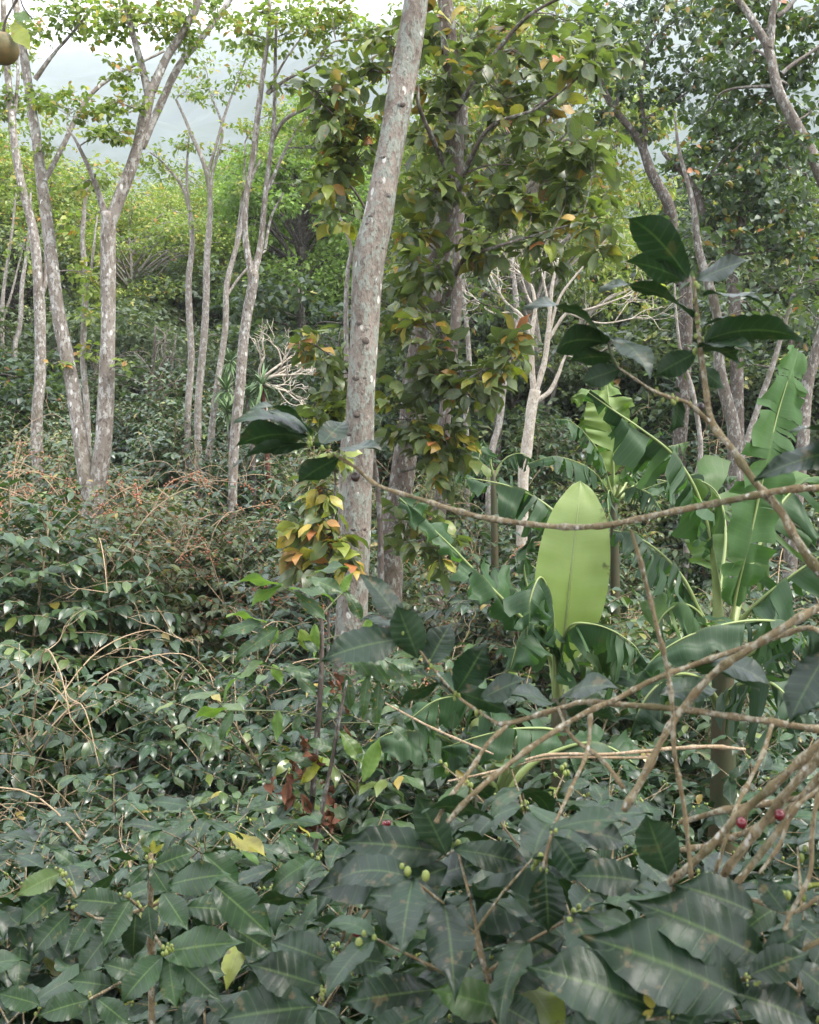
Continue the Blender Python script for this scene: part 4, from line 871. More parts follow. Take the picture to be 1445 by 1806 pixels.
ban_leaf(B, [(1262, 1140, 5.2), (1268, 1050, 5.35), (1280, 950, 5.5), (1270, 880, 5.6), (1240, 850, 5.6), (1200, 850, 5.6)], 70, 9, (.5, 1.2), (-.2, -.4, .9), .55, (1., 1.), .3, .3)
ban_leaf(B, [(1280, 1140, 5.2), (1320, 1010, 5.4), (1370, 900, 5.5), (1420, 850, 5.6), (1480, 840, 5.6)], 80, 9, (.5, 1.1), (.1, -.4, 1.), .45, (1., 1.), .3, .3)
ban_leaf(B, [(1425, 1150, 5.), (1400, 1105, 4.75), (1340, 1094, 4.6), (1270, 1103, 4.55), (1200, 1128, 4.5), (1150, 1165, 4.5), (1118, 1215, 4.5)], 66, 10, (.9, 1.3), (0, -.4, 1.), .18, (1., .6), .14, .25, gap=.05)
ban_leaf(B, [(1262, 1150, 5.2), (1240, 1090, 5.1), (1205, 1065, 5.), (1170, 1085, 5.), (1150, 1125, 5.)], 60, 3, (.3, .8), (0, -.6, .8), .45, (1., .9), .3, .3)
ban_leaf(B, [(1285, 1180, 5.2), (1330, 1150, 5.), (1390, 1112, 4.9), (1450, 1110, 4.9), (1500, 1140, 4.9)], 66, 8, (.8, 1.3), (0, -.4, 1.), .2, (1., .8), .3, .3)
ban_leaf(B, [(1272, 1240, 5.), (1300, 1210, 4.8), (1345, 1200, 4.6), (1385, 1225, 4.5), (1420, 1290, 4.5)], 90, 12, (.35, .9), (0, -.8, .7), .12, (1., 1.), .2, .2)
ban_leaf(B, [(1270, 1250, 5.), (1240, 1200, 4.9), (1190, 1190, 4.8), (1140, 1230, 4.7), (1110, 1300, 4.7)], 66, 6, (.6, 1.2), (0, -.5, .9), .12, (1., .9), .25, .3)

C_ = ban_root('small banana plant low down, its grey-green leaves behind the near coffee branches', 850, 4.4, 1400, .05)
ban_leaf(C_, [(880, 1400, 4.4), (900, 1310, 4.3), (880, 1250, 4.2), (830, 1228, 4.15), (770, 1235, 4.1), (715, 1275, 4.1)], 70, 7, (.7, 1.2), (0, -.5, .9), .3, (1., .8), .3, .3)
ban_leaf(C_, [(880, 1400, 4.4), (930, 1330, 4.3), (980, 1290, 4.2), (910, 1285, 4.1), (840, 1300, 4.05), (780, 1320, 4.05)], 55, 6, (.7, 1.2), (0, -.5, .9), .3, (1., .8), .4, .3)
ban_leaf(C_, [(880, 1400, 4.4), (840, 1350, 4.3), (780, 1300, 4.2), (700, 1290, 4.1), (640, 1320, 4.1)], 60, 5, (.5, 1.), (0, -.5, .9), .35, (1., .8), .35, .3)
ban_leaf(C_, [(885, 1400, 4.4), (950, 1340, 4.4), (1040, 1310, 4.4), (1110, 1340, 4.4), (1150, 1400, 4.4)], 66, 7, (.5, 1.1), (0, -.5, .9), .3, (1., .8), .35, .3)

E = ban_root('smaller banana plant farther back with a bright upright leaf, above the pale young leaf', 1083, 8.2, 880, .05)
ban_leaf(E, [(1083, 880, 8.2), (1082, 820, 8.2), (1078, 760, 8.2), (1074, 710, 8.2), (1070, 660, 8.3)], 40, 3, (-.1, .3), (0, -1., .2), .8, (1., 1.), .1, .3)
ban_leaf(E, [(1083, 880, 8.2), (1078, 800, 8.3), (1062, 740, 8.3), (1035, 700, 8.3), (1008, 700, 8.3)], 38, 2, (.2, .6), (0, -.7, .7), .72, (1., 1.), .3, .3)
for c_, t_ in (([(1080, 880, 8.1), (1062, 810, 7.9), (1035, 768, 7.8), (1005, 742, 7.7), (980, 740, 7.7)], .3), ([(1080, 880, 8.1), (1050, 835, 7.8), (1010, 812, 7.6), (970, 806, 7.5), (930, 818, 7.5)], .25),
              ([(1086, 880, 8.1), (1105, 820, 7.9), (1135, 785, 7.8), (1165, 760, 7.7)], .5), ([(1086, 882, 8.1), (1120, 830, 8.3), (1160, 795, 8.4), (1215, 780, 8.5)], .4), ([(1086, 884, 8.1), (1140, 862, 8.), (1200, 842, 7.9), (1250, 836, 7.8), (1300, 842, 7.8)], .35),
              ([(1080, 884, 8.1), (1075, 865, 7.8), (1072, 880, 7.6), (1076, 920, 7.5)], .3), ([(1084, 884, 8.1), (1110, 860, 7.9), (1145, 870, 7.7), (1170, 905, 7.6)], .3), ([(1080, 884, 8.1), (1040, 870, 8.), (1000, 880, 7.9), (975, 910, 7.9)], .25), ([(1086, 884, 8.1), (1130, 850, 8.3), (1180, 850, 8.4), (1230, 880, 8.5)], .3)):
    ban_leaf(E, c_, 30, 12, (.7, 1.3), (0, -.4, 1.), t_, (1., 1.), .25, .3, gap=.1)
Dn = ban_root('low banana plant half hidden behind the arching dark banana leaf', 870, 9.5, 830, .045)
for c_ in ([(870, 840, 9.5), (860, 800, 9.4), (850, 790, 9.3), (840, 830, 9.2)], [(872, 840, 9.5), (890, 810, 9.5), (920, 800, 9.5), (950, 820, 9.5)], [(868, 840, 9.5), (840, 825, 9.4), (800, 830, 9.3)], [(868, 840, 9.5), (865, 805, 9.5), (852, 775, 9.5)]):
    ban_leaf(Dn, c_, 26, 8, (.6, 1.2), (0, -.4, 1.), .3, (1., 1.), .25, .3, gap=.1)

# ------------------------------------------------------------------ foreground leaves and branches traced from the photo
NV = {'T': (0, -.75, .66), 'G': (0, -.22, .97), 'U': (.1, .62, .78), 'V': (0, 1., .15), 'L': (-.5, -.6, .62), 'R': (.5, -.6, .62), 'F': (0, -1., .1)}
NEARV = {}
def near_tpl(droop, wave, twist, W, corr=.0095):
    k = (round(droop, 1), round(wave, 2), round(twist, 1), round(W, 2))
    if k not in NEARV: NEARV[k] = leaf_t(48, 8, W, .11, k[0], corr, 8, k[1] * 1.2, edge=.03, twist=k[2], sharp=.62)
    return NEARV[k]
def px_leaf(root, parent, b, t, wpx, kind='T', droop=.5, tint=.4, wave=.04, twist=None, mat=None, dt=0., name='leaf'):
    """b: (photo x, y, metres) leaf base; t: (photo x, y) tip; wpx: apparent width"""
    B = P(*b); Tp = P(t[0], t[1], b[2] + dt); ax = Tp - B; Ln = np.linalg.norm(ax); D = ax / Ln
    N = np.array(NV[kind]) + RNG.normal(size=3) * .06
    S = unit(np.cross(D, N)); pr = max(.58, math.hypot(S[0], S[2]))
    if abs(np.dot(D, [0, 1, 0])) > .85: pr = 1
    W = float(np.clip(wpx * b[2] / F / pr / Ln * (.72 if mat is M_SAP else 1.), .2, .54))
    tv, tq, tc = near_tpl(droop, wave, RNG.uniform(-.35, .35) if twist is None else twist, W)
    # rotate so that the chord base-tip lies on D
    tip = tv[len(tv) - 6]; a = math.atan2(tip[2], tip[1]); ch = math.hypot(tip[1], tip[2])
    ca, sa = math.cos(-a), math.sin(-a)
    v = tv.copy(); v[:, 1], v[:, 2] = tv[:, 1] * ca - tv[:, 2] * sa, tv[:, 1] * sa + tv[:, 2] * ca
    N2 = np.cross(S, D); v = v * Ln / ch
    v = v[:, :1] * S + v[:, 1:2] * D + v[:, 2:] * N2 + B
    c = tc.copy(); c[:, 2] = np.clip(tint + RNG.normal() * .05, 0, 1)
    mb = MB(); mb.add(v, tq, None, c)
    o = mb.build(name, mat or M_COF, root); o.parent = parent or root
    return o
def px_branch(root, ctrl, name='branch', mat=None, node=.045, seg=9):
    mb = MB(); limb(mb, [(a, b, d, w * .86) for a, b, d, w in ctrl], 8, seg, .06, .5, node); return mb.build(name, mat or M_COFW, root)
def px_berry(root, x, y, d, rpx, mat, name='cherry'):
    mb = MB(); ball(mb, P(x, y, d), rpx * d / F, 16, 10, 1.15); o = mb.build(name, mat, root); return o
def buds(root, parent, lst):
    for x, y, d in lst:
        mb = MB()
        for q in range(RNG.integers(3, 6)): ball(mb, P(x + RNG.normal() * 4, y + RNG.normal() * 4, d + RNG.normal() * .003), RNG.uniform(1.8, 3.8) * d / F, 8, 6, 1.5)
        o = mb.build('bud_cluster', M_BUD, root); o.parent = parent

# A: the tall plant at the right, off-frame foot, long bare branches reaching into the picture
gx = P(1560, 1300, 1.25)
K = thing('coffee_plant', 'near coffee plant with long bare tan branches, few big leaves and a tall leafy stem', 'coffee plant', (gx[0], 1.25, float(GZ(gx[0], 1.25))))
mb = MB(); bp = np.array([gx[0], 1.25, float(GZ(gx[0], 1.25)) - .05]); tp = P(1540, 1050, 1.25)
tube(mb, smooth([bp, (bp + tp) / 2, tp], 6), np.linspace(.016, .012, 13), 9, .5, 0, .04, .06); mb.build('stem', M_COFW, K)
b1 = px_branch(K, [(1530, 855, 1.22, 15), (1445, 860, 1.2, 14), (1395, 863, 1.2, 14), (1330, 874, 1.21, 13), (1240, 892, 1.23, 13), (1150, 910, 1.25, 12), (1080, 925, 1.27, 12), (1010, 930, 1.3, 12), (950, 926, 1.32, 11), (860, 914, 1.35, 11), (800, 899, 1.37, 10), (740, 880, 1.4, 9), (668, 857, 1.42, 8), (628, 825, 1.44, 7), (590, 802, 1.45, 5), (548, 778, 1.46, 4)])
for b, t, w, k, dr, dt, tn in (((540, 772, 1.46), (414, 742), 46, 'G', 1.0, -.03, .35), ((538, 774, 1.46), (412, 790), 60, 'U', .9, .03, .3), ((548, 768, 1.46), (440, 722), 34, 'G', 1.2, -.05, .3), ((575, 790, 1.45), (412, 820), 20, 'U', .9, .0, .3), ((598, 808, 1.45), (522, 855), 62, 'U', .4, .02, .35),
                               ((566, 786, 1.45), (610, 742), 46, 'T', .3, .05, .2), ((588, 798, 1.45), (682, 800), 30, 'G', .7, -.04, .1), ((535, 770, 1.46), (470, 725), 40, 'G', .8, .04, .3)):
    px_leaf(K, b1, b, t, w, k, dr, tn, dt=dt)
buds(K, b1, [(550, 778, 1.45), (566, 790, 1.45), (585, 800, 1.45), (600, 806, 1.45)])
o = px_berry(K, 627, 841, 1.43, 8, M_CHERRY_D); o.parent = b1
b2 = px_branch(K, [(1530, 1110, 1.2, 20), (1445, 1008, 1.2, 18), (1405, 952, 1.2, 17), (1375, 898, 1.21, 16), (1330, 848, 1.22, 15), (1290, 790, 1.23, 14), (1255, 742, 1.25, 13), (1242, 660, 1.26, 10), (1234, 600, 1.27, 9), (1229, 545, 1.28, 7), (1223, 488, 1.29, 5)])
for b, t, w, k, dr, dt, tn in (((1214, 492, 1.29), (1100, 380), 50, 'U', .9, -.05, .3), ((1208, 496, 1.29), (1097, 461), 40, 'U', .5, .04, .25), ((1228, 496, 1.29), (1328, 458), 46, 'T', .3, -.03, .15), ((1222, 562, 1.28), (1058, 508), 42, 'G', .8, -.05, .2), ((1240, 522, 1.28), (1358, 548), 34, 'G', .7, -.06, .15),
                               ((1242, 575, 1.28), (1335, 590), 30, 'G', .7, .06, .2), ((1243, 602, 1.27), (1415, 598), 52, 'U', 1.0, -.02, .25), ((1232, 616, 1.27), (1335, 632), 44, 'G', 1.1, -.05, .25), ((1228, 622, 1.27), (1152, 664), 66, 'V', .3, .02, .3), ((1238, 650, 1.26), (1280, 686), 30, 'V', .3, .02, .4), ((1243, 612, 1.27), (1305, 640), 34, 'U', .6, .05, .25)):
    px_leaf(K, b2, b, t, w, k, dr, tn, dt=dt)
px_leaf(K, b2, (1222, 492, 1.29), (1222, 476), 11, 'F', .2, .95, name='young_leaf')
buds(K, b2, [(1224, 500, 1.28), (1230, 565, 1.27), (1234, 592, 1.27), (1226, 622, 1.27)])
o = px_berry(K, 1236, 718, 1.28, 7, M_CHERRY_D); o.parent = b2
b3 = px_branch(K, [(1252, 745, 1.25, 10), (1215, 712, 1.24, 8), (1185, 702, 1.23, 8), (1150, 688, 1.22, 6), (1120, 668, 1.21, 5), (1090, 648, 1.2, 4)], node=.03)
for b, t, w, k, dr, dt, tn in (((1070, 608, 1.2), (925, 541), 44, 'G', 1.0, -.05, .2), ((1075, 606, 1.2), (974, 625), 58, 'U', 1.2, -.03, .2), ((1078, 600, 1.2), (1148, 672), 50, 'G', 1.1, -.05, .2), ((1085, 632, 1.2), (1000, 640), 36, 'U', .6, .03, .3), ((1095, 650, 1.2), (1024, 675), 50, 'V', .4, .0, .3), ((1072, 602, 1.2), (1015, 585), 36, 'G', .6, .05, .2), ((1145, 684, 1.22), (1200, 690), 16, 'G', .4, .03, .1), ((1190, 702, 1.23), (1185, 762), 40, 'T', .5, .06, .35)):
    px_leaf(K, b3, b, t, w, k, dr, tn, dt=dt)
mb = MB(); tube(mb, smooth([P(1090, 648, 1.2), P(1078, 625, 1.2), P(1072, 602, 1.2)], 4), .0016, 6); o = mb.build('stalk', M_GREENSTEM, K); o.parent = b3
buds(K, b3, [(1175, 698, 1.23), (1190, 704, 1.23), (1160, 690, 1.23)])
for b, t, w, k, dr, dt, tn in (((1500, 775, .95), (1394, 760), 36, 'G', .6, .0, .2), ((1510, 790, .95), (1330, 846), 46, 'T', .6, .02, .15)):
    px_leaf(K, b1, b, t, w, k, dr, tn, dt=dt)
px_leaf(K, None, (1460, 1150, .95), (1392, 1275), 100, 'L', .3, .1)
for nm, c in (('branch', [(1445, 1070, 1.1, 16), (1400, 1096, 1.1, 16), (1330, 1140, 1.12, 15), (1265, 1183, 1.13, 15), (1210, 1242, 1.14, 14), (1168, 1305, 1.14, 14), (1130, 1380, 1.14, 15), (1100, 1430, 1.14, 15)]),
              ('branch', [(1490, 1150, 1.1, 10), (1432, 1108, 1.12, 11), (1370, 1124, 1.15, 11), (1295, 1148, 1.17, 11), (1220, 1174, 1.18, 11), (1150, 1200, 1.18, 11), (1090, 1232, 1.18, 11), (1035, 1256, 1.18, 11), (960, 1302, 1.17, 11), (895, 1350, 1.16, 11), (830, 1405, 1.15, 11), (790, 1450, 1.15, 11)]),
              ('branch', [(1520, 1295, 1.12, 15), (1445, 1286, 1.13, 14), (1350, 1272, 1.15, 13), (1200, 1251, 1.2, 12), (1100, 1243, 1.23, 11), (1045, 1238, 1.25, 11), (985, 1250, 1.26, 11), (895, 1276, 1.28, 10), (860, 1265, 1.29, 7), (805, 1226, 1.3, 6), (765, 1180, 1.3, 5), (735, 1140, 1.3, 4), (712, 1108, 1.3, 4)]),
              ('branch', [(900, 1275, 1.28, 9), (862, 1310, 1.27, 9), (830, 1358, 1.25, 9), (788, 1415, 1.22, 9), (770, 1450, 1.2, 9)]),
              ('twig', [(1113, 935, 1.02, 6), (1128, 985, 1.02, 9), (1145, 1050, 1.03, 8), (1160, 1110, 1.03, 9), (1175, 1170, 1.04, 9), (1186, 1245, 1.04, 9), (1190, 1330, 1.04, 9), (1206, 1420, 1.04, 9), (1216, 1510, 1.04, 9), (1220, 1560, 1.04, 9)]),
              ('branch', [(1500, 1270, 1., 20), (1445, 1312, 1., 18), (1380, 1372, 1.02, 17), (1310, 1432, 1.04, 17), (1250, 1495, 1.05, 16), (1180, 1560, 1.06, 15)]),
              ('branch', [(1500, 1270, 1.02, 20), (1445, 1335, 1.03, 18), (1395, 1390, 1.04, 18), (1340, 1460, 1.06, 17), (1285, 1530, 1.07, 16), (1250, 1590, 1.08, 15)]),
              ('branch', [(1500, 1320, 1.1, 12), (1445, 1392, 1.1, 12), (1385, 1412, 1.12, 12), (1290, 1426, 1.14, 12), (1200, 1450, 1.16, 10)]),
              ('branch', [(1475, 1340, 1.08, 16), (1420, 1400, 1.1, 15), (1370, 1470, 1.1, 14), (1310, 1545, 1.1, 13), (1280, 1580, 1.1, 12)]),
              ('branch', [(1500, 1340, 1.12, 14), (1440, 1385, 1.14, 13), (1370, 1440, 1.16, 12), (1270, 1485, 1.18, 11), (1200, 1500, 1.18, 10)]),
              ('twig', [(1362, 1278, 1.14, 10), (1345, 1330, 1.12, 9), (1318, 1385, 1.1, 9), (1295, 1432, 1.08, 8), (1280, 1480, 1.06, 8), (1262, 1540, 1.06, 8)]),
              ('twig', [(1470, 1330, .98, 9), (1440, 1420, .98, 9), (1432, 1480, .98, 9), (1428, 1545, .98, 9), (1395, 1610, .98, 9), (1385, 1640, .98, 9)]),
              ('twig', [(1445, 1390, 1., 8), (1400, 1430, 1., 8), (1375, 1490, 1., 8), (1340, 1540, 1.0, 7)]),
              ('twig', [(1042, 1256, 1.2, 9), (1036, 1325, 1.18, 8), (1010, 1385, 1.15, 8), (985, 1440, 1.12, 7), (970, 1480, 1.1, 6), (958, 1530, 1.08, 5)]),
              ('twig', [(985, 1250, 1.25, 6), (1010, 1300, 1.22, 8), (1062, 1340, 1.2, 9), (1100, 1390, 1.17, 9)])):
    ob = px_branch(K, c, nm)
    if nm == 'branch' and c[0][0] == 1520: b4 = ob
    if c[0][0] == 1042: b5 = ob
    if c[0][0] == 1432 or c[0][0] == 1490: b6 = ob
for b, t, w, k, dr, dt, tn in (((708, 1102, 1.3), (637, 1012), 40, 'G', .5, .02, .2), ((704, 1128, 1.3), (567, 1164), 62, 'T', .5, -.03, .25), ((702, 1106, 1.3), (636, 1093), 26, 'G', .4, .05, .15), ((738, 1162, 1.3), (700, 1066), 78, 'V', .2, -.02, .35), ((752, 1178, 1.3), (798, 1096), 56, 'T', .3, .03, .2), ((806, 1220, 1.3), (860, 1130), 74, 'F', .3, -.02, .2),
                               ((800, 1226, 1.3), (726, 1182), 36, 'G', .4, -.02, .1), ((812, 1222, 1.3), (902, 1258), 46, 'V', .4, .02, .3), ((850, 1232, 1.29), (930, 1196), 56, 'T', .3, -.02, .2), ((780, 1205, 1.3), (700, 1255), 30, 'U', .5, .03, .3), ((880, 1230, 1.28), (985, 1248), 40, 'G', .6, .05, .2),
                               ((988, 1240, 1.24), (1098, 1218), 40, 'G', 1.2, -.03, .15), ((1000, 1256, 1.24), (1090, 1270), 36, 'U', .4, .04, .2), ((1238, 1172, 1.18), (1368, 1226), 50, 'G', 1.2, -.02, .2), ((1225, 1180, 1.19), (1340, 1215), 46, 'U', 1.0, .02, .3), ((1160, 1226, 1.2), (1268, 1216), 36, 'T', .4, .05, .3)):
    px_leaf(K, b4, b, t, w, k, dr, tn, dt=dt)
px_leaf(K, b4, (803, 1254, 1.3), (798, 1290), 20, 'V', .2, .8)
buds(K, b4, [(716, 1115, 1.3), (760, 1172, 1.3), (808, 1224, 1.3), (845, 1256, 1.29)])
for x, y, d, r in ((1308, 1451, 1.03, 9.5), (1375, 1437, 1.03, 9.5)): px_berry(K, x, y, d, r, M_CHERRY)

# B: the near plant across the bottom right, large dark leaves
bx = P(1100, 1700, 1.1)
Q = thing('coffee_plant', 'near coffee plant with a mass of large dull dark spotted leaves below the tan branches', 'coffee plant', (bx[0], 1.1, float(GZ(bx[0], 1.1))))
mb = MB(); b0 = np.array([bx[0], 1.12, float(GZ(bx[0], 1.12)) - .05]); tube(mb, smooth([b0, (b0 + P(1120, 1700, 1.15)) / 2, P(1120, 1640, 1.15)], 6), np.linspace(.014, .009, 13), 8, .5, 0, .04, .06); mb.build('stem', M_COFW, Q)
qb = [px_branch(Q, c) for c in ([(1480, 1640, 1., 12), (1390, 1690, 1., 10), (1340, 1720, 1., 9), (1260, 1740, 1., 8), (1180, 1790, .98, 6), (1120, 1800, .97, 5)], [(1120, 1690, 1.15, 9), (1010, 1640, 1.12, 7), (965, 1540, 1.08, 5), (975, 1470, 1.07, 4)],
      [(1120, 1700, 1.15, 9), (900, 1660, 1.3, 10), (820, 1680, 1.35, 9), (740, 1710, 1.4, 8)], [(560, 1770, 1.25, 5), (600, 1690, 1.3, 7), (640, 1620, 1.32, 7), (690, 1560, 1.34, 6), (750, 1530, 1.3, 5), (800, 1500, 1.25, 4)], [(1120, 1660, 1.15, 9), (1180, 1590, 1.1, 8), (1190, 1540, 1.05, 5)], [(1120, 1700, 1.15, 9), (1290, 1590, 1.05, 9), (1390, 1610, 1.02, 9), (1450, 1580, 1., 9)])]
LQ = [(1, (976, 1474, 1.07), (1034, 1558), 78, 'F', .3, .0, .15), (1, (962, 1532, 1.08), (968, 1646), 78, 'F', .3, .0, .4), (4, (1180, 1545, 1.05), (1140, 1436), 104, 'V', .2, -.02, .3), (1, (1130, 1555, 1.06), (1005, 1545), 50, 'T', .5, .0, .2), (1, (970, 1466, 1.09), (1112, 1452), 42, 'G', .6, .0, .4), (1, (1000, 1460, 1.1), (1110, 1490), 40, 'T', .5, .03, .1),
      (5, (1345, 1690, 1.), (1110, 1588), 92, 'T', .6, .0, .35), (5, (1310, 1760, .98), (1025, 1650), 120, 'T', .6, .0, .3), (0, (1150, 1775, .96), (930, 1705), 112, 'T', .5, .0, .4), (0, (1140, 1790, .95), (985, 1830), 110, 'T', .5, .0, .35), (0, (1290, 1750, .98), (1440, 1810), 96, 'T', .5, .0, .3), (5, (1330, 1610, 1.02), (1190, 1560), 70, 'T', .5, .0, .3),
      (5, (1345, 1690, 1.), (1425, 1640), 60, 'T', .4, .0, .2), (5, (1385, 1610, 1.02), (1335, 1545), 64, 'F', .3, .02, .2), (0, (1320, 1720, .98), (1430, 1680), 70, 'T', .4, .0, .35), (0, (1240, 1770, .97), (1180, 1850), 90, 'F', .4, .0, .3), (0, (1400, 1700, .98), (1480, 1770), 70, 'T', .4, .0, .3), (5, (1290, 1600, 1.04), (1250, 1530), 60, 'U', .4, .03, .3),
      (3, (790, 1505, 1.28), (598, 1486), 58, 'T', .5, .0, .15), (3, (762, 1530, 1.3), (548, 1574), 80, 'T', .5, .0, .15), (3, (790, 1530, 1.28), (638, 1602), 66, 'T', .5, -.02, .35), (3, (790, 1512, 1.26), (732, 1398), 62, 'V', .3, .0, .35), (1, (870, 1448, 1.2), (745, 1430), 40, 'U', .8, .0, .3), (3, (800, 1498, 1.25), (945, 1532), 44, 'T', .6, .0, .4), (2, (800, 1600, 1.35), (1000, 1590), 88, 'T', .4, -.06, .25),
      (2, (870, 1745, 1.2), (1010, 1640), 88, 'T', .5, .0, .25), (2, (740, 1560, 1.3), (880, 1520), 44, 'G', .5, .0, .15), (3, (572, 1740, 1.26), (435, 1700), 74, 'T', .5, .0, .25), (3, (590, 1700, 1.28), (480, 1660), 60, 'T', .5, .04, .35), (3, (600, 1690, 1.29), (690, 1700), 80, 'T', .5, .0, .25), (3, (560, 1775, 1.24), (385, 1800), 84, 'T', .5, .0, .3), (2, (770, 1745, 1.15), (600, 1770), 58, 'T', .5, .0, .4), (3, (640, 1650, 1.3), (540, 1625), 46, 'U', .5, .0, .4),
      (2, (890, 1780, 1.1), (760, 1745), 66, 'T', .4, .0, .86), (2, (860, 1760, 1.12), (960, 1820), 80, 'T', .4, .0, .3), (2, (750, 1790, 1.1), (640, 1840), 80, 'T', .4, .0, .3), (3, (560, 1780, 1.22), (600, 1850), 60, 'T', .4, .0, .35), (2, (900, 1660, 1.3), (800, 1620), 60, 'T', .5, .05, .3), (2, (820, 1680, 1.35), (720, 1640), 60, 'G', .5, .05, .2), (3, (650, 1600, 1.33), (730, 1650), 66, 'T', .5, .05, .3), (2, (1000, 1690, 1.15), (1090, 1620), 70, 'T', .5, .06, .3),
      (3, (540, 1590, 1.35), (444, 1600), 56, 'U', .6, .0, .75), (1, (1060, 1640, 1.12), (1010, 1700), 60, 'T', .5, .05, .3), (0, (1200, 1790, .97), (1090, 1720), 70, 'T', .5, .05, .35)]
for bi, b, t, w, k, dr, dt, tn in LQ: px_leaf(Q, qb[bi], b, t, w, k, dr, tn, dt=dt)
px_leaf(Q, qb[0], (1150, 1778, .95), (1140, 1740), 22, 'F', .6, .97, name='young_leaf'); px_leaf(Q, qb[0], (1152, 1780, .95), (1130, 1795), 16, 'F', .6, .97, name='young_leaf')
buds(Q, qb[0], [(1385, 1690, 1.), (1320, 1730, .98), (1335, 1735, .98), (1200, 1790, .97), (1230, 1775, .97), (1180, 1790, .97)])
buds(Q, qb[3], [(565, 1755, 1.25), (600, 1690, 1.29), (570, 1745, 1.25)]); buds(Q, qb[1], [(960, 1534, 1.08), (975, 1470, 1.07)])
for x, y, d, r in ((630, 1643, 1.3, 9), (678, 1453, 1.9, 5), (685, 1452, 1.9, 5)): px_berry(Q, x, y, d, r, M_CHERRY)
s, l, bu = MB(), MB(), MB()
for px, dd, H, R_ in ((1150, 1.35, 1.05, .42), (860, 1.6, 1.0, .5), (1420, 1.3, 1.02, .45)):
    w0 = P(px, 1500, dd); coffee(s, l, H, R_, 2, COF_N, .145, .055, .05, np.array([w0[0], dd, float(GZ(w0[0], dd))]), .3, .36, .01, inner=.1, buds=bu, sr=.009, dz=.3)
l.merge(bu, 1); l.merge(s, 2); l.build('foliage', [M_COF, M_BUD, M_COFW], Q)

# C: nearer shrubs at the bottom left and centre, each a plant of its own
def near_shrub(label, px, d, top, R_, stems, L, lo=.25, sub=M_COF, nd=.06, stp=.05, **kw):
    w0 = P(px, top, d); g = float(GZ(w0[0], d)); H = w0[2] - g
    r = thing('coffee_shrub', label, 'coffee shrub', (w0[0], d, g), None)
    s, l, bu = MB(), MB(), MB(); coffee(s, l, H, R_, stems, COF_N, L, nd, stp, np.array([w0[0], d, g]), lo, inner=.1, sr=.009, dz=.32, buds=bu, **kw)
    s.build('stems', M_COFW, r); l.merge(bu, 1); l.build('foliage', [sub, M_BUD], r); return r
w0 = P(262, 1700, 2.0); W_ = thing('coffee_shrub', 'glossy green coffee shrub with drooping leaves, yellow-green top shoots and bright bud clusters', 'coffee shrub', (w0[0], 2.0, float(GZ(w0[0], 2.0))))
mb = MB(); g0 = np.array([w0[0], 2.0, float(GZ(w0[0], 2.0)) - .05]); tube(mb, smooth([g0, (g0 + P(266, 1620, 2.)) / 2, P(266, 1620, 2.), P(266, 1505, 2.)], 6), np.linspace(.009, .004, 19), 8, .5, 0, .04, .06); mb.build('stem', M_COFW, W_)
wb = [px_branch(W_, c, 'branch') for c in ([(266, 1620, 2., 7), (240, 1595, 1.95, 6), (222, 1580, 1.9, 5)], [(266, 1640, 2., 7), (285, 1670, 1.9, 6), (292, 1684, 1.82, 5)], [(266, 1600, 2., 7), (170, 1620, 1.95, 6), (120, 1560, 1.95, 5), (108, 1535, 1.95, 4)], [(266, 1600, 2., 7), (330, 1570, 2., 6), (390, 1560, 2., 4)], [(266, 1700, 2., 7), (200, 1740, 1.85, 6), (158, 1762, 1.75, 5)], [(266, 1560, 2., 5), (268, 1530, 2., 4), (268, 1500, 2., 3)])]
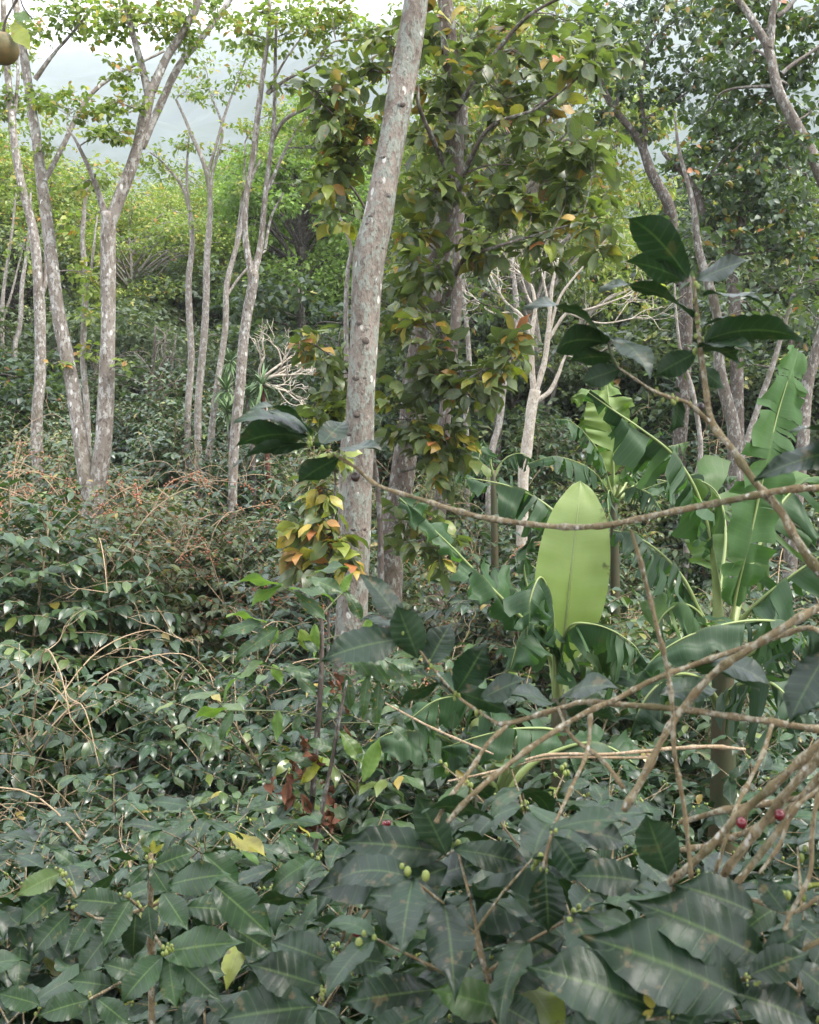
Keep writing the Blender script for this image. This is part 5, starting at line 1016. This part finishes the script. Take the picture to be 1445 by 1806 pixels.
for bi, b, t, w, k, dr, dt, tn in ((0, (230, 1588, 1.9), (182, 1672), 56, 'T', .5, -.05, .5), (0, (262, 1597, 1.92), (270, 1660), 46, 'F', .3, -.03, .2), (0, (288, 1575, 1.92), (332, 1642), 46, 'T', .5, -.05, .55), (3, (300, 1560, 1.95), (408, 1542), 46, 'T', .6, -.03, .4), (3, (375, 1558, 1.95), (482, 1655), 58, 'T', .6, -.03, .4), (1, (285, 1680, 1.82), (432, 1662), 54, 'T', .5, -.02, .5), (3, (400, 1630, 1.95), (486, 1686), 62, 'T', .5, .0, .3), (1, (288, 1686, 1.82), (213, 1772), 54, 'T', .5, -.04, .5),
                                   (1, (298, 1686, 1.82), (311, 1778), 50, 'F', .4, -.04, .6), (1, (304, 1684, 1.82), (392, 1768), 46, 'T', .5, -.04, .4), (2, (108, 1540, 1.95), (30, 1580), 42, 'T', .5, -.03, .88), (2, (104, 1575, 1.95), (34, 1632), 48, 'T', .5, -.03, .55), (2, (125, 1608, 1.95), (58, 1684), 44, 'T', .6, -.03, .3), (2, (165, 1618, 1.93), (125, 1684), 58, 'T', .5, -.04, .4), (0, (218, 1596, 1.9), (128, 1588), 42, 'T', .5, .0, .4), (4, (158, 1764, 1.75), (66, 1792), 50, 'T', .5, -.02, .5),
                                   (4, (156, 1768, 1.75), (165, 1822), 62, 'F', .4, -.02, .4), (4, (172, 1762, 1.75), (230, 1810), 58, 'T', .5, -.02, .4), (4, (70, 1772, 1.75), (-6, 1752), 44, 'T', .5, .0, .4), (0, (212, 1535, 2.), (158, 1594), 48, 'U', .5, -.03, .5), (2, (130, 1525, 1.98), (92, 1498), 34, 'T', .3, .0, .45), (3, (358, 1505, 2.02), (424, 1566), 48, 'T', .5, .0, .3), (5, (262, 1525, 2.), (178, 1515), 34, 'U', .6, -.02, .55), (5, (272, 1528, 2.), (348, 1502), 36, 'T', .5, .02, .3), (0, (200, 1640, 1.9), (140, 1720), 56, 'T', .5, -.02, .2), (1, (250, 1720, 1.85), (180, 1700), 50, 'T', .4, .0, .25), (3, (330, 1600, 1.98), (430, 1610), 50, 'T', .5, .02, .2), (3, (340, 1620, 1.98), (380, 1690), 52, 'T', .4, .02, .15), (0, (240, 1610, 1.95), (235, 1690), 50, 'F', .4, .0, .15), (5, (268, 1530, 2.), (300, 1580), 34, 'T', .5, -.03, .45), (5, (262, 1530, 2.), (225, 1565), 34, 'T', .5, -.03, .4), (4, (200, 1740, 1.85), (120, 1730), 50, 'T', .4, .0, .3), (1, (310, 1700, 1.85), (400, 1720), 50, 'T', .4, .03, .2)):
    px_leaf(W_, wb[bi], b, t, w, k, dr, tn, dt=dt, mat=M_COF_B)
for nm_, b, t in ((5, (268, 1505, 2.), (248, 1490)), (5, (268, 1505, 2.), (290, 1488)), (5, (268, 1505, 2.), (272, 1478))): px_leaf(W_, wb[nm_], b, t, 10, 'F', .3, .97, mat=M_COF_B, name='young_leaf')
buds(W_, wb[0], [(230, 1578, 1.88), (245, 1590, 1.88)]); buds(W_, wb[1], [(290, 1682, 1.8), (296, 1676, 1.8), (302, 1670, 1.8)]); buds(W_, wb[2], [(122, 1556, 1.93), (128, 1600, 1.93), (112, 1540, 1.93)]); buds(W_, wb[4], [(156, 1758, 1.73)]); buds(W_, wb[5], [(268, 1520, 1.98)])
near_shrub('dull bluish coffee shrub at the left edge behind the glossy budding one', 20, 2.7, 1490, .5, 2, .18, tb=.25)
near_shrub('low coffee shrub at the bottom left corner', 40, 2.2, 1690, .34, 2, .18, tb=.45)
near_shrub('coffee shrub with corrugated leaves behind the glossy budding one', 190, 3.0, 1475, .5, 2, .155, tb=.3)
near_shrub('coffee shrub between the budding shrub and the big near leaves', 480, 2.4, 1550, .5, 2, .16, tb=.45)
near_shrub('light green coffee shrub below the young sapling', 420, 3.1, 1440, .4, 2, .17, tb=.55)
near_shrub('coffee shrub with a few red cherries by the sapling foot', 690, 2.7, 1490, .5, 2, .16, tb=.5, odd=.02)
near_shrub('shiny coffee shrub behind the crossing near branches', 930, 2.6, 1460, .5, 3, .15, tb=.3)
near_shrub('shiny coffee shrub below the tall banana plant', 1190, 2.5, 1450, .5, 3, .15, tb=.3)
near_shrub('shiny coffee shrub at the right edge below the banana plant', 1420, 2.5, 1450, .5, 3, .15, tb=.3)
near_shrub('shadowed coffee shrub at the bottom below the budding shrub', 440, 2.0, 1700, .34, 2, .16, tb=.35)
near_shrub('coffee shrub at the foot of the pale banana leaf', 1010, 3.9, 1370, .55, 3, .15, tb=.3)
near_shrub('coffee shrub hidden low behind the bundle of tan branches', 1300, 3.6, 1380, .55, 3, .15, tb=.35)
near_shrub('coffee shrub in front of the lichen trunk foot', 600, 3.7, 1450, .5, 3, .15, tb=.45)

# fallen bare pale twigs lying over the shrubs
Z = thing('dry_branch', 'pale dry broken branch lying across behind the near coffee branches', 'dry branch', P(1050, 1340, 2.2))
for nm, c in (('branch', [(790, 1378, 2.2, 4), (880, 1358, 2.2, 5), (960, 1332, 2.2, 6), (1075, 1330, 2.2, 6), (1190, 1320, 2.2, 8), (1260, 1317, 2.2, 8), (1315, 1322, 2.2, 6)]), ('twig', [(850, 1372, 2.2, 3), (960, 1338, 2.2, 5), (1130, 1336, 2.2, 6), (1140, 1328, 2.2, 5)]), ('twig', [(680, 1240, 2.6, 3), (765, 1285, 2.5, 5), (870, 1330, 2.4, 4)])):
    px_branch(Z, c, nm, M_TWIG, .06, 7)

# ------------------------------------------------------------------ sapling with long drooping leaves
sb = P(548, 1460, 3.9)
Sx = thing('sapling', 'young sapling with long drooping leaves and shrivelled brown ones, in front of the lichen trunk', 'sapling', (sb[0], 3.9, float(GZ(sb[0], 3.9))))
mb = MB(); limb(mb, [(535, 1560, 3.9, 11), (548, 1440, 3.9, 11), (556, 1340, 3.9, 11), (563, 1250, 3.9, 11), (567, 1180, 3.9, 9), (568, 1120, 3.9, 8), (566, 1080, 3.9, 6)], 6, 9, .04); mb.build('stem', M_SAPW if 'M_SAPW' in globals() else M_BARK_D, Sx)
mb = MB(); limb(mb, [(556, 1500, 3.8, 8), (570, 1420, 3.8, 8), (588, 1330, 3.8, 7), (600, 1260, 3.8, 6), (612, 1200, 3.8, 4)], 6, 8, .03); mb.build('stem', M_BARK_D, Sx)
tw = MB()
for c in ([(566, 1085, 3.9, 3), (535, 1055, 3.85, 3), (498, 1036, 3.8, 2)], [(562, 1150, 3.9, 3), (520, 1125, 3.85, 3), (460, 1100, 3.8, 2)], [(563, 1215, 3.9, 3), (520, 1190, 3.8, 3), (460, 1172, 3.7, 2)], [(563, 1268, 3.9, 3), (500, 1255, 3.8, 3), (400, 1253, 3.7, 2)], [(567, 1085, 3.9, 3), (600, 1050, 4., 3), (620, 1040, 4., 2)], [(567, 1130, 3.9, 3), (605, 1120, 4., 2), (640, 1130, 4., 2)], [(600, 1275, 3.8, 3), (650, 1275, 3.8, 2), (690, 1280, 3.8, 2)], [(568, 1160, 3.9, 3), (640, 1150, 3.85, 3), (690, 1170, 3.8, 2)], [(560, 1290, 3.9, 3), (590, 1230, 3.9, 3), (612, 1190, 3.9, 2)]):
    limb(tw, c, 5, 5)
tw.build('twigs', M_GREENSTEM, Sx)
for b, t, w, k, dr, tn in (((498, 1036, 3.8), (412, 1030), 24, 'U', .9, .6), ((500, 1034, 3.8), (440, 1076), 24, 'U', .9, .6), ((520, 1045, 3.82), (578, 1098), 30, 'T', .6, .3), ((510, 1040, 3.8), (590, 1060), 26, 'G', .7, .3), ((540, 1020, 3.85), (610, 1050), 30, 'T', .6, .35), ((555, 1012, 3.9), (615, 1000), 24, 'G', .5, .3), ((600, 1050, 4.), (622, 1010), 24, 'U', .4, .7), ((610, 1042, 4.), (640, 1100), 26, 'T', .9, .5),
     ((460, 1098, 3.8), (388, 1124), 30, 'T', .5, .25), ((492, 1108, 3.8), (415, 1164), 40, 'T', .4, .2), ((470, 1100, 3.8), (400, 1085), 16, 'U', .5, .7), ((490, 1110, 3.8), (470, 1140), 24, 'V', .5, .75), ((520, 1112, 3.82), (488, 1135), 26, 'T', .4, .3), ((530, 1110, 3.85), (545, 1150), 34, 'V', .4, .86), ((555, 1100, 3.88), (555, 1160), 26, 'V', .4, .8), ((560, 1150, 3.85), (535, 1130), 20, 'T', .3, .3),
     ((465, 1170, 3.7), (395, 1235), 28, 'G', .9, .55), ((480, 1172, 3.75), (498, 1208), 26, 'V', .4, .75), ((500, 1180, 3.78), (555, 1195), 24, 'T', .6, .4), ((520, 1190, 3.8), (560, 1230), 26, 'T', .6, .35), ((400, 1252, 3.7), (340, 1270), 30, 'U', .7, .75), ((412, 1252, 3.7), (388, 1305), 26, 'T', .6, .4), ((405, 1252, 3.7), (400, 1300), 18, 'V', .4, .7), ((490, 1253, 3.78), (488, 1308), 28, 'V', .4, .5), ((530, 1262, 3.82), (518, 1290), 22, 'T', .4, .3),
     ((620, 1150, 3.85), (655, 1200), 34, 'T', .6, .25), ((640, 1152, 3.85), (690, 1215), 34, 'T', .8, .3), ((660, 1155, 3.82), (730, 1215), 36, 'T', .8, .3), ((690, 1168, 3.8), (735, 1180), 26, 'T', .6, .3), ((612, 1190, 3.9), (618, 1255), 34, 'T', .5, .3), ((650, 1190, 3.85), (640, 1270), 28, 'T', .8, .3), ((670, 1200, 3.85), (665, 1290), 28, 'T', .6, .3), ((690, 1280, 3.8), (720, 1310), 30, 'T', .6, .3), ((600, 1290, 3.8), (640, 1350), 32, 'T', .6, .7), ((590, 1320, 3.8), (540, 1310), 26, 'T', .5, .35), ((600, 1330, 3.8), (650, 1330), 26, 'T', .5, .4), ((570, 1335, 3.85), (528, 1385), 26, 'F', .3, .97), ((555, 1350, 3.85), (500, 1330), 24, 'T', .5, .4), ((640, 1380, 3.7), (670, 1300), 40, 'V', .5, .7), ((640, 1130, 4.), (655, 1085), 24, 'U', .4, .8), ((645, 1125, 4.), (640, 1170), 24, 'T', .6, .35)):
    px_leaf(Sx, None, b, t, w, k, dr, tn, .06, None, M_SAP)
dl = MB(); n = 34
cx = [P(x + RNG.normal() * 8, y + RNG.normal() * 10, 3.85 + RNG.normal() * .05) for x, y in [(522, 1330), (540, 1340), (505, 1380), (520, 1400), (540, 1410), (530, 1430), (545, 1440), (570, 1390), (580, 1420), (570, 1440), (536, 1290), (598, 1200), (592, 1190), (615, 1260), (535, 1450), (510, 1370), (585, 1385)] * 2]
scatter(dl, DEAD, np.array(cx), np.array([0, 0, -1.]) + RNG.normal(size=(len(cx), 3)) * .35, rnd_dirs(len(cx)), RNG.uniform(.045, .10, len(cx)), RNG.random(len(cx)) * .6); dl.build('dead_leaves', M_DEAD, Sx)
# thin reddish shoot with yellow leaves further back
pb_ = P(583, 1080, 6.3); R1 = thing('young_shoot', 'thin reddish upright shoot with yellowing leaves, close beside the lichen trunk', 'young tree', (pb_[0], 6.3, float(GZ(pb_[0], 6.3))))
mb = MB(); lm = limb(mb, [(578, 1200, 6.3, 6), (582, 1020, 6.3, 6), (588, 920, 6.3, 5), (592, 850, 6.3, 4), (588, 820, 6.3, 3)], 6, 7); mb.build('stem', M_BARK_D, R1)
t, c = MB(), MB(); crown(t, c, lm, [(565, 860, 6.3, 32), (565, 910, 6.3, 36, .9), (560, 970, 6.3, 45, .8), (545, 930, 6.3, 30, .6), (590, 800, 6.3, 25, .6), (600, 950, 6.2, 35, .7), (610, 990, 6.2, 35, .6), (530, 990, 6.3, 30, .5)], 16, 3, .13, BRD_M, .8, 4, .45, .55, .28, .003); c.merge(t, 1); c.build('crown', [M_BRD, M_BARK_D], R1)

# ------------------------------------------------------------------ round fruit hanging at the upper left
fr = P(6, 86, 2.6)
Fr = thing('hanging_fruit', 'round brown-green fruit hanging with two leaves at the upper left edge', 'fruit', fr)
mb = MB(); ball(mb, fr, 27 * 2.6 / F, 28, 18, 1.0); mb.build('fruit', M_FRUIT, Fr)
mb = MB(); limb(mb, [(7, 62, 2.6, 5), (9, 40, 2.6, 4), (18, 20, 2.6, 4), (34, -10, 2.6, 6), (50, -60, 2.6, 8)], 6, 7, .05); limb(mb, [(34, -10, 2.6, 3), (42, 14, 2.6, 3), (58, 34, 2.6, 3)], 5, 6); mb.build('twig', M_BARK_D, Fr)
px_leaf(Fr, None, (26, 26, 2.6), (58, 38), 26, 'F', .5, .72, mat=M_SAP, dt=-.05); px_leaf(Fr, None, (24, 42, 2.6), (54, 92), 40, 'F', .4, .78, mat=M_SAP, dt=-.05)
# ------------------------------------------------------------------ haze, light, camera
SUN_EL, SUN_AZ = math.radians(52), math.radians(115)    # azimuth clockwise from +Y: sun comes from the right, slightly behind
sun_dir = np.array([math.cos(SUN_EL) * math.sin(SUN_AZ), math.cos(SUN_EL) * math.cos(SUN_AZ), math.sin(SUN_EL)])
HAZE = True
if HAZE:
    X0, X1, Y0, Y1, Z0, Z1 = -2750, 2750, -15, 3900, -2, 960
    vs = [(x, y, z) for z in (Z0, Z1) for y in (Y0, Y1) for x in (X0, X1)]
    me = bpy.data.meshes.new('haze')
    me.from_pydata(vs, [], [(0, 2, 3, 1), (4, 5, 7, 6), (0, 1, 5, 4), (2, 6, 7, 3), (0, 4, 6, 2), (1, 3, 7, 5)])
    hzo = bpy.data.objects.new('haze', me); COL.objects.link(hzo); hzo['kind'] = 'stuff'
    mm, nt, out = new_mat('haze_air')
    pv = _n(nt, 'ShaderNodeVolumePrincipled'); pv.inputs['Color'].default_value = (.93, .97, 1., 1); pv.inputs['Density'].default_value = .0005
    nt.links.new(pv.outputs[0], out.inputs['Volume']); me.materials.append(mm)
w = bpy.data.worlds.new('World'); scene.world = w; w.use_nodes = True
nt = w.node_tree; nt.nodes.clear()
out = _n(nt, 'ShaderNodeOutputWorld'); bg = _n(nt, 'ShaderNodeBackground'); bg.inputs[1].default_value = .11
sk = _n(nt, 'ShaderNodeTexSky', sky_type='NISHITA'); sk.sun_disc = False
sk.sun_elevation = SUN_EL; sk.sun_rotation = SUN_AZ; sk.dust_density = 2.
tc = _n(nt, 'ShaderNodeTexCoord').outputs['Generated']
cl = _ramp(nt, _noise(nt, tc, 2.2, 6, .55), [(.30, .55), (.62, 1.)])
cc = _ramp(nt, _noise(nt, tc, 4.5, 5, .55), [(.3, (.62, .66, .74)), (.7, (1., 1., 1.))])
cc = _mix(nt, 1., cc, (11.8, 11.9, 12.2), 'MULTIPLY')
col = _mix(nt, cl, sk.outputs[0], cc)
nt.links.new(col, bg.inputs[0]); nt.links.new(bg.outputs[0], out.inputs[0])
sl = bpy.data.lights.new('sun', 'SUN'); sl.energy = 2.1; sl.angle = math.radians(24); sl.color = (1., .95, .87)
so = bpy.data.objects.new('sun', sl); COL.objects.link(so)
from mathutils import Vector
so.rotation_euler = Vector(tuple(sun_dir)).to_track_quat('Z', 'Y').to_euler()
cam = bpy.data.cameras.new('camera'); co_ = bpy.data.objects.new('camera', cam); COL.objects.link(co_)
co_.location = tuple(CAM); co_.rotation_euler = (PI / 2 - TH, 0, 0)
cam.sensor_fit = 'VERTICAL'; cam.sensor_height = 24.; cam.lens = 24. * F / 1806.
cam.clip_start = .05; cam.clip_end = 12000
cam.dof.use_dof = True; cam.dof.focus_distance = 7.; cam.dof.aperture_fstop = cam.lens / 1000 / .0022
scene.camera = co_
scene.view_settings.view_transform = 'Standard'; scene.view_settings.look = 'None'
scene.view_settings.exposure = 1.85; scene.view_settings.gamma = 1.
scene.cycles.max_bounces = 8; scene.cycles.diffuse_bounces = 4; scene.cycles.transmission_bounces = 6; scene.cycles.glossy_bounces = 3; scene.cycles.volume_bounces = 2
scene.cycles.use_denoising = True
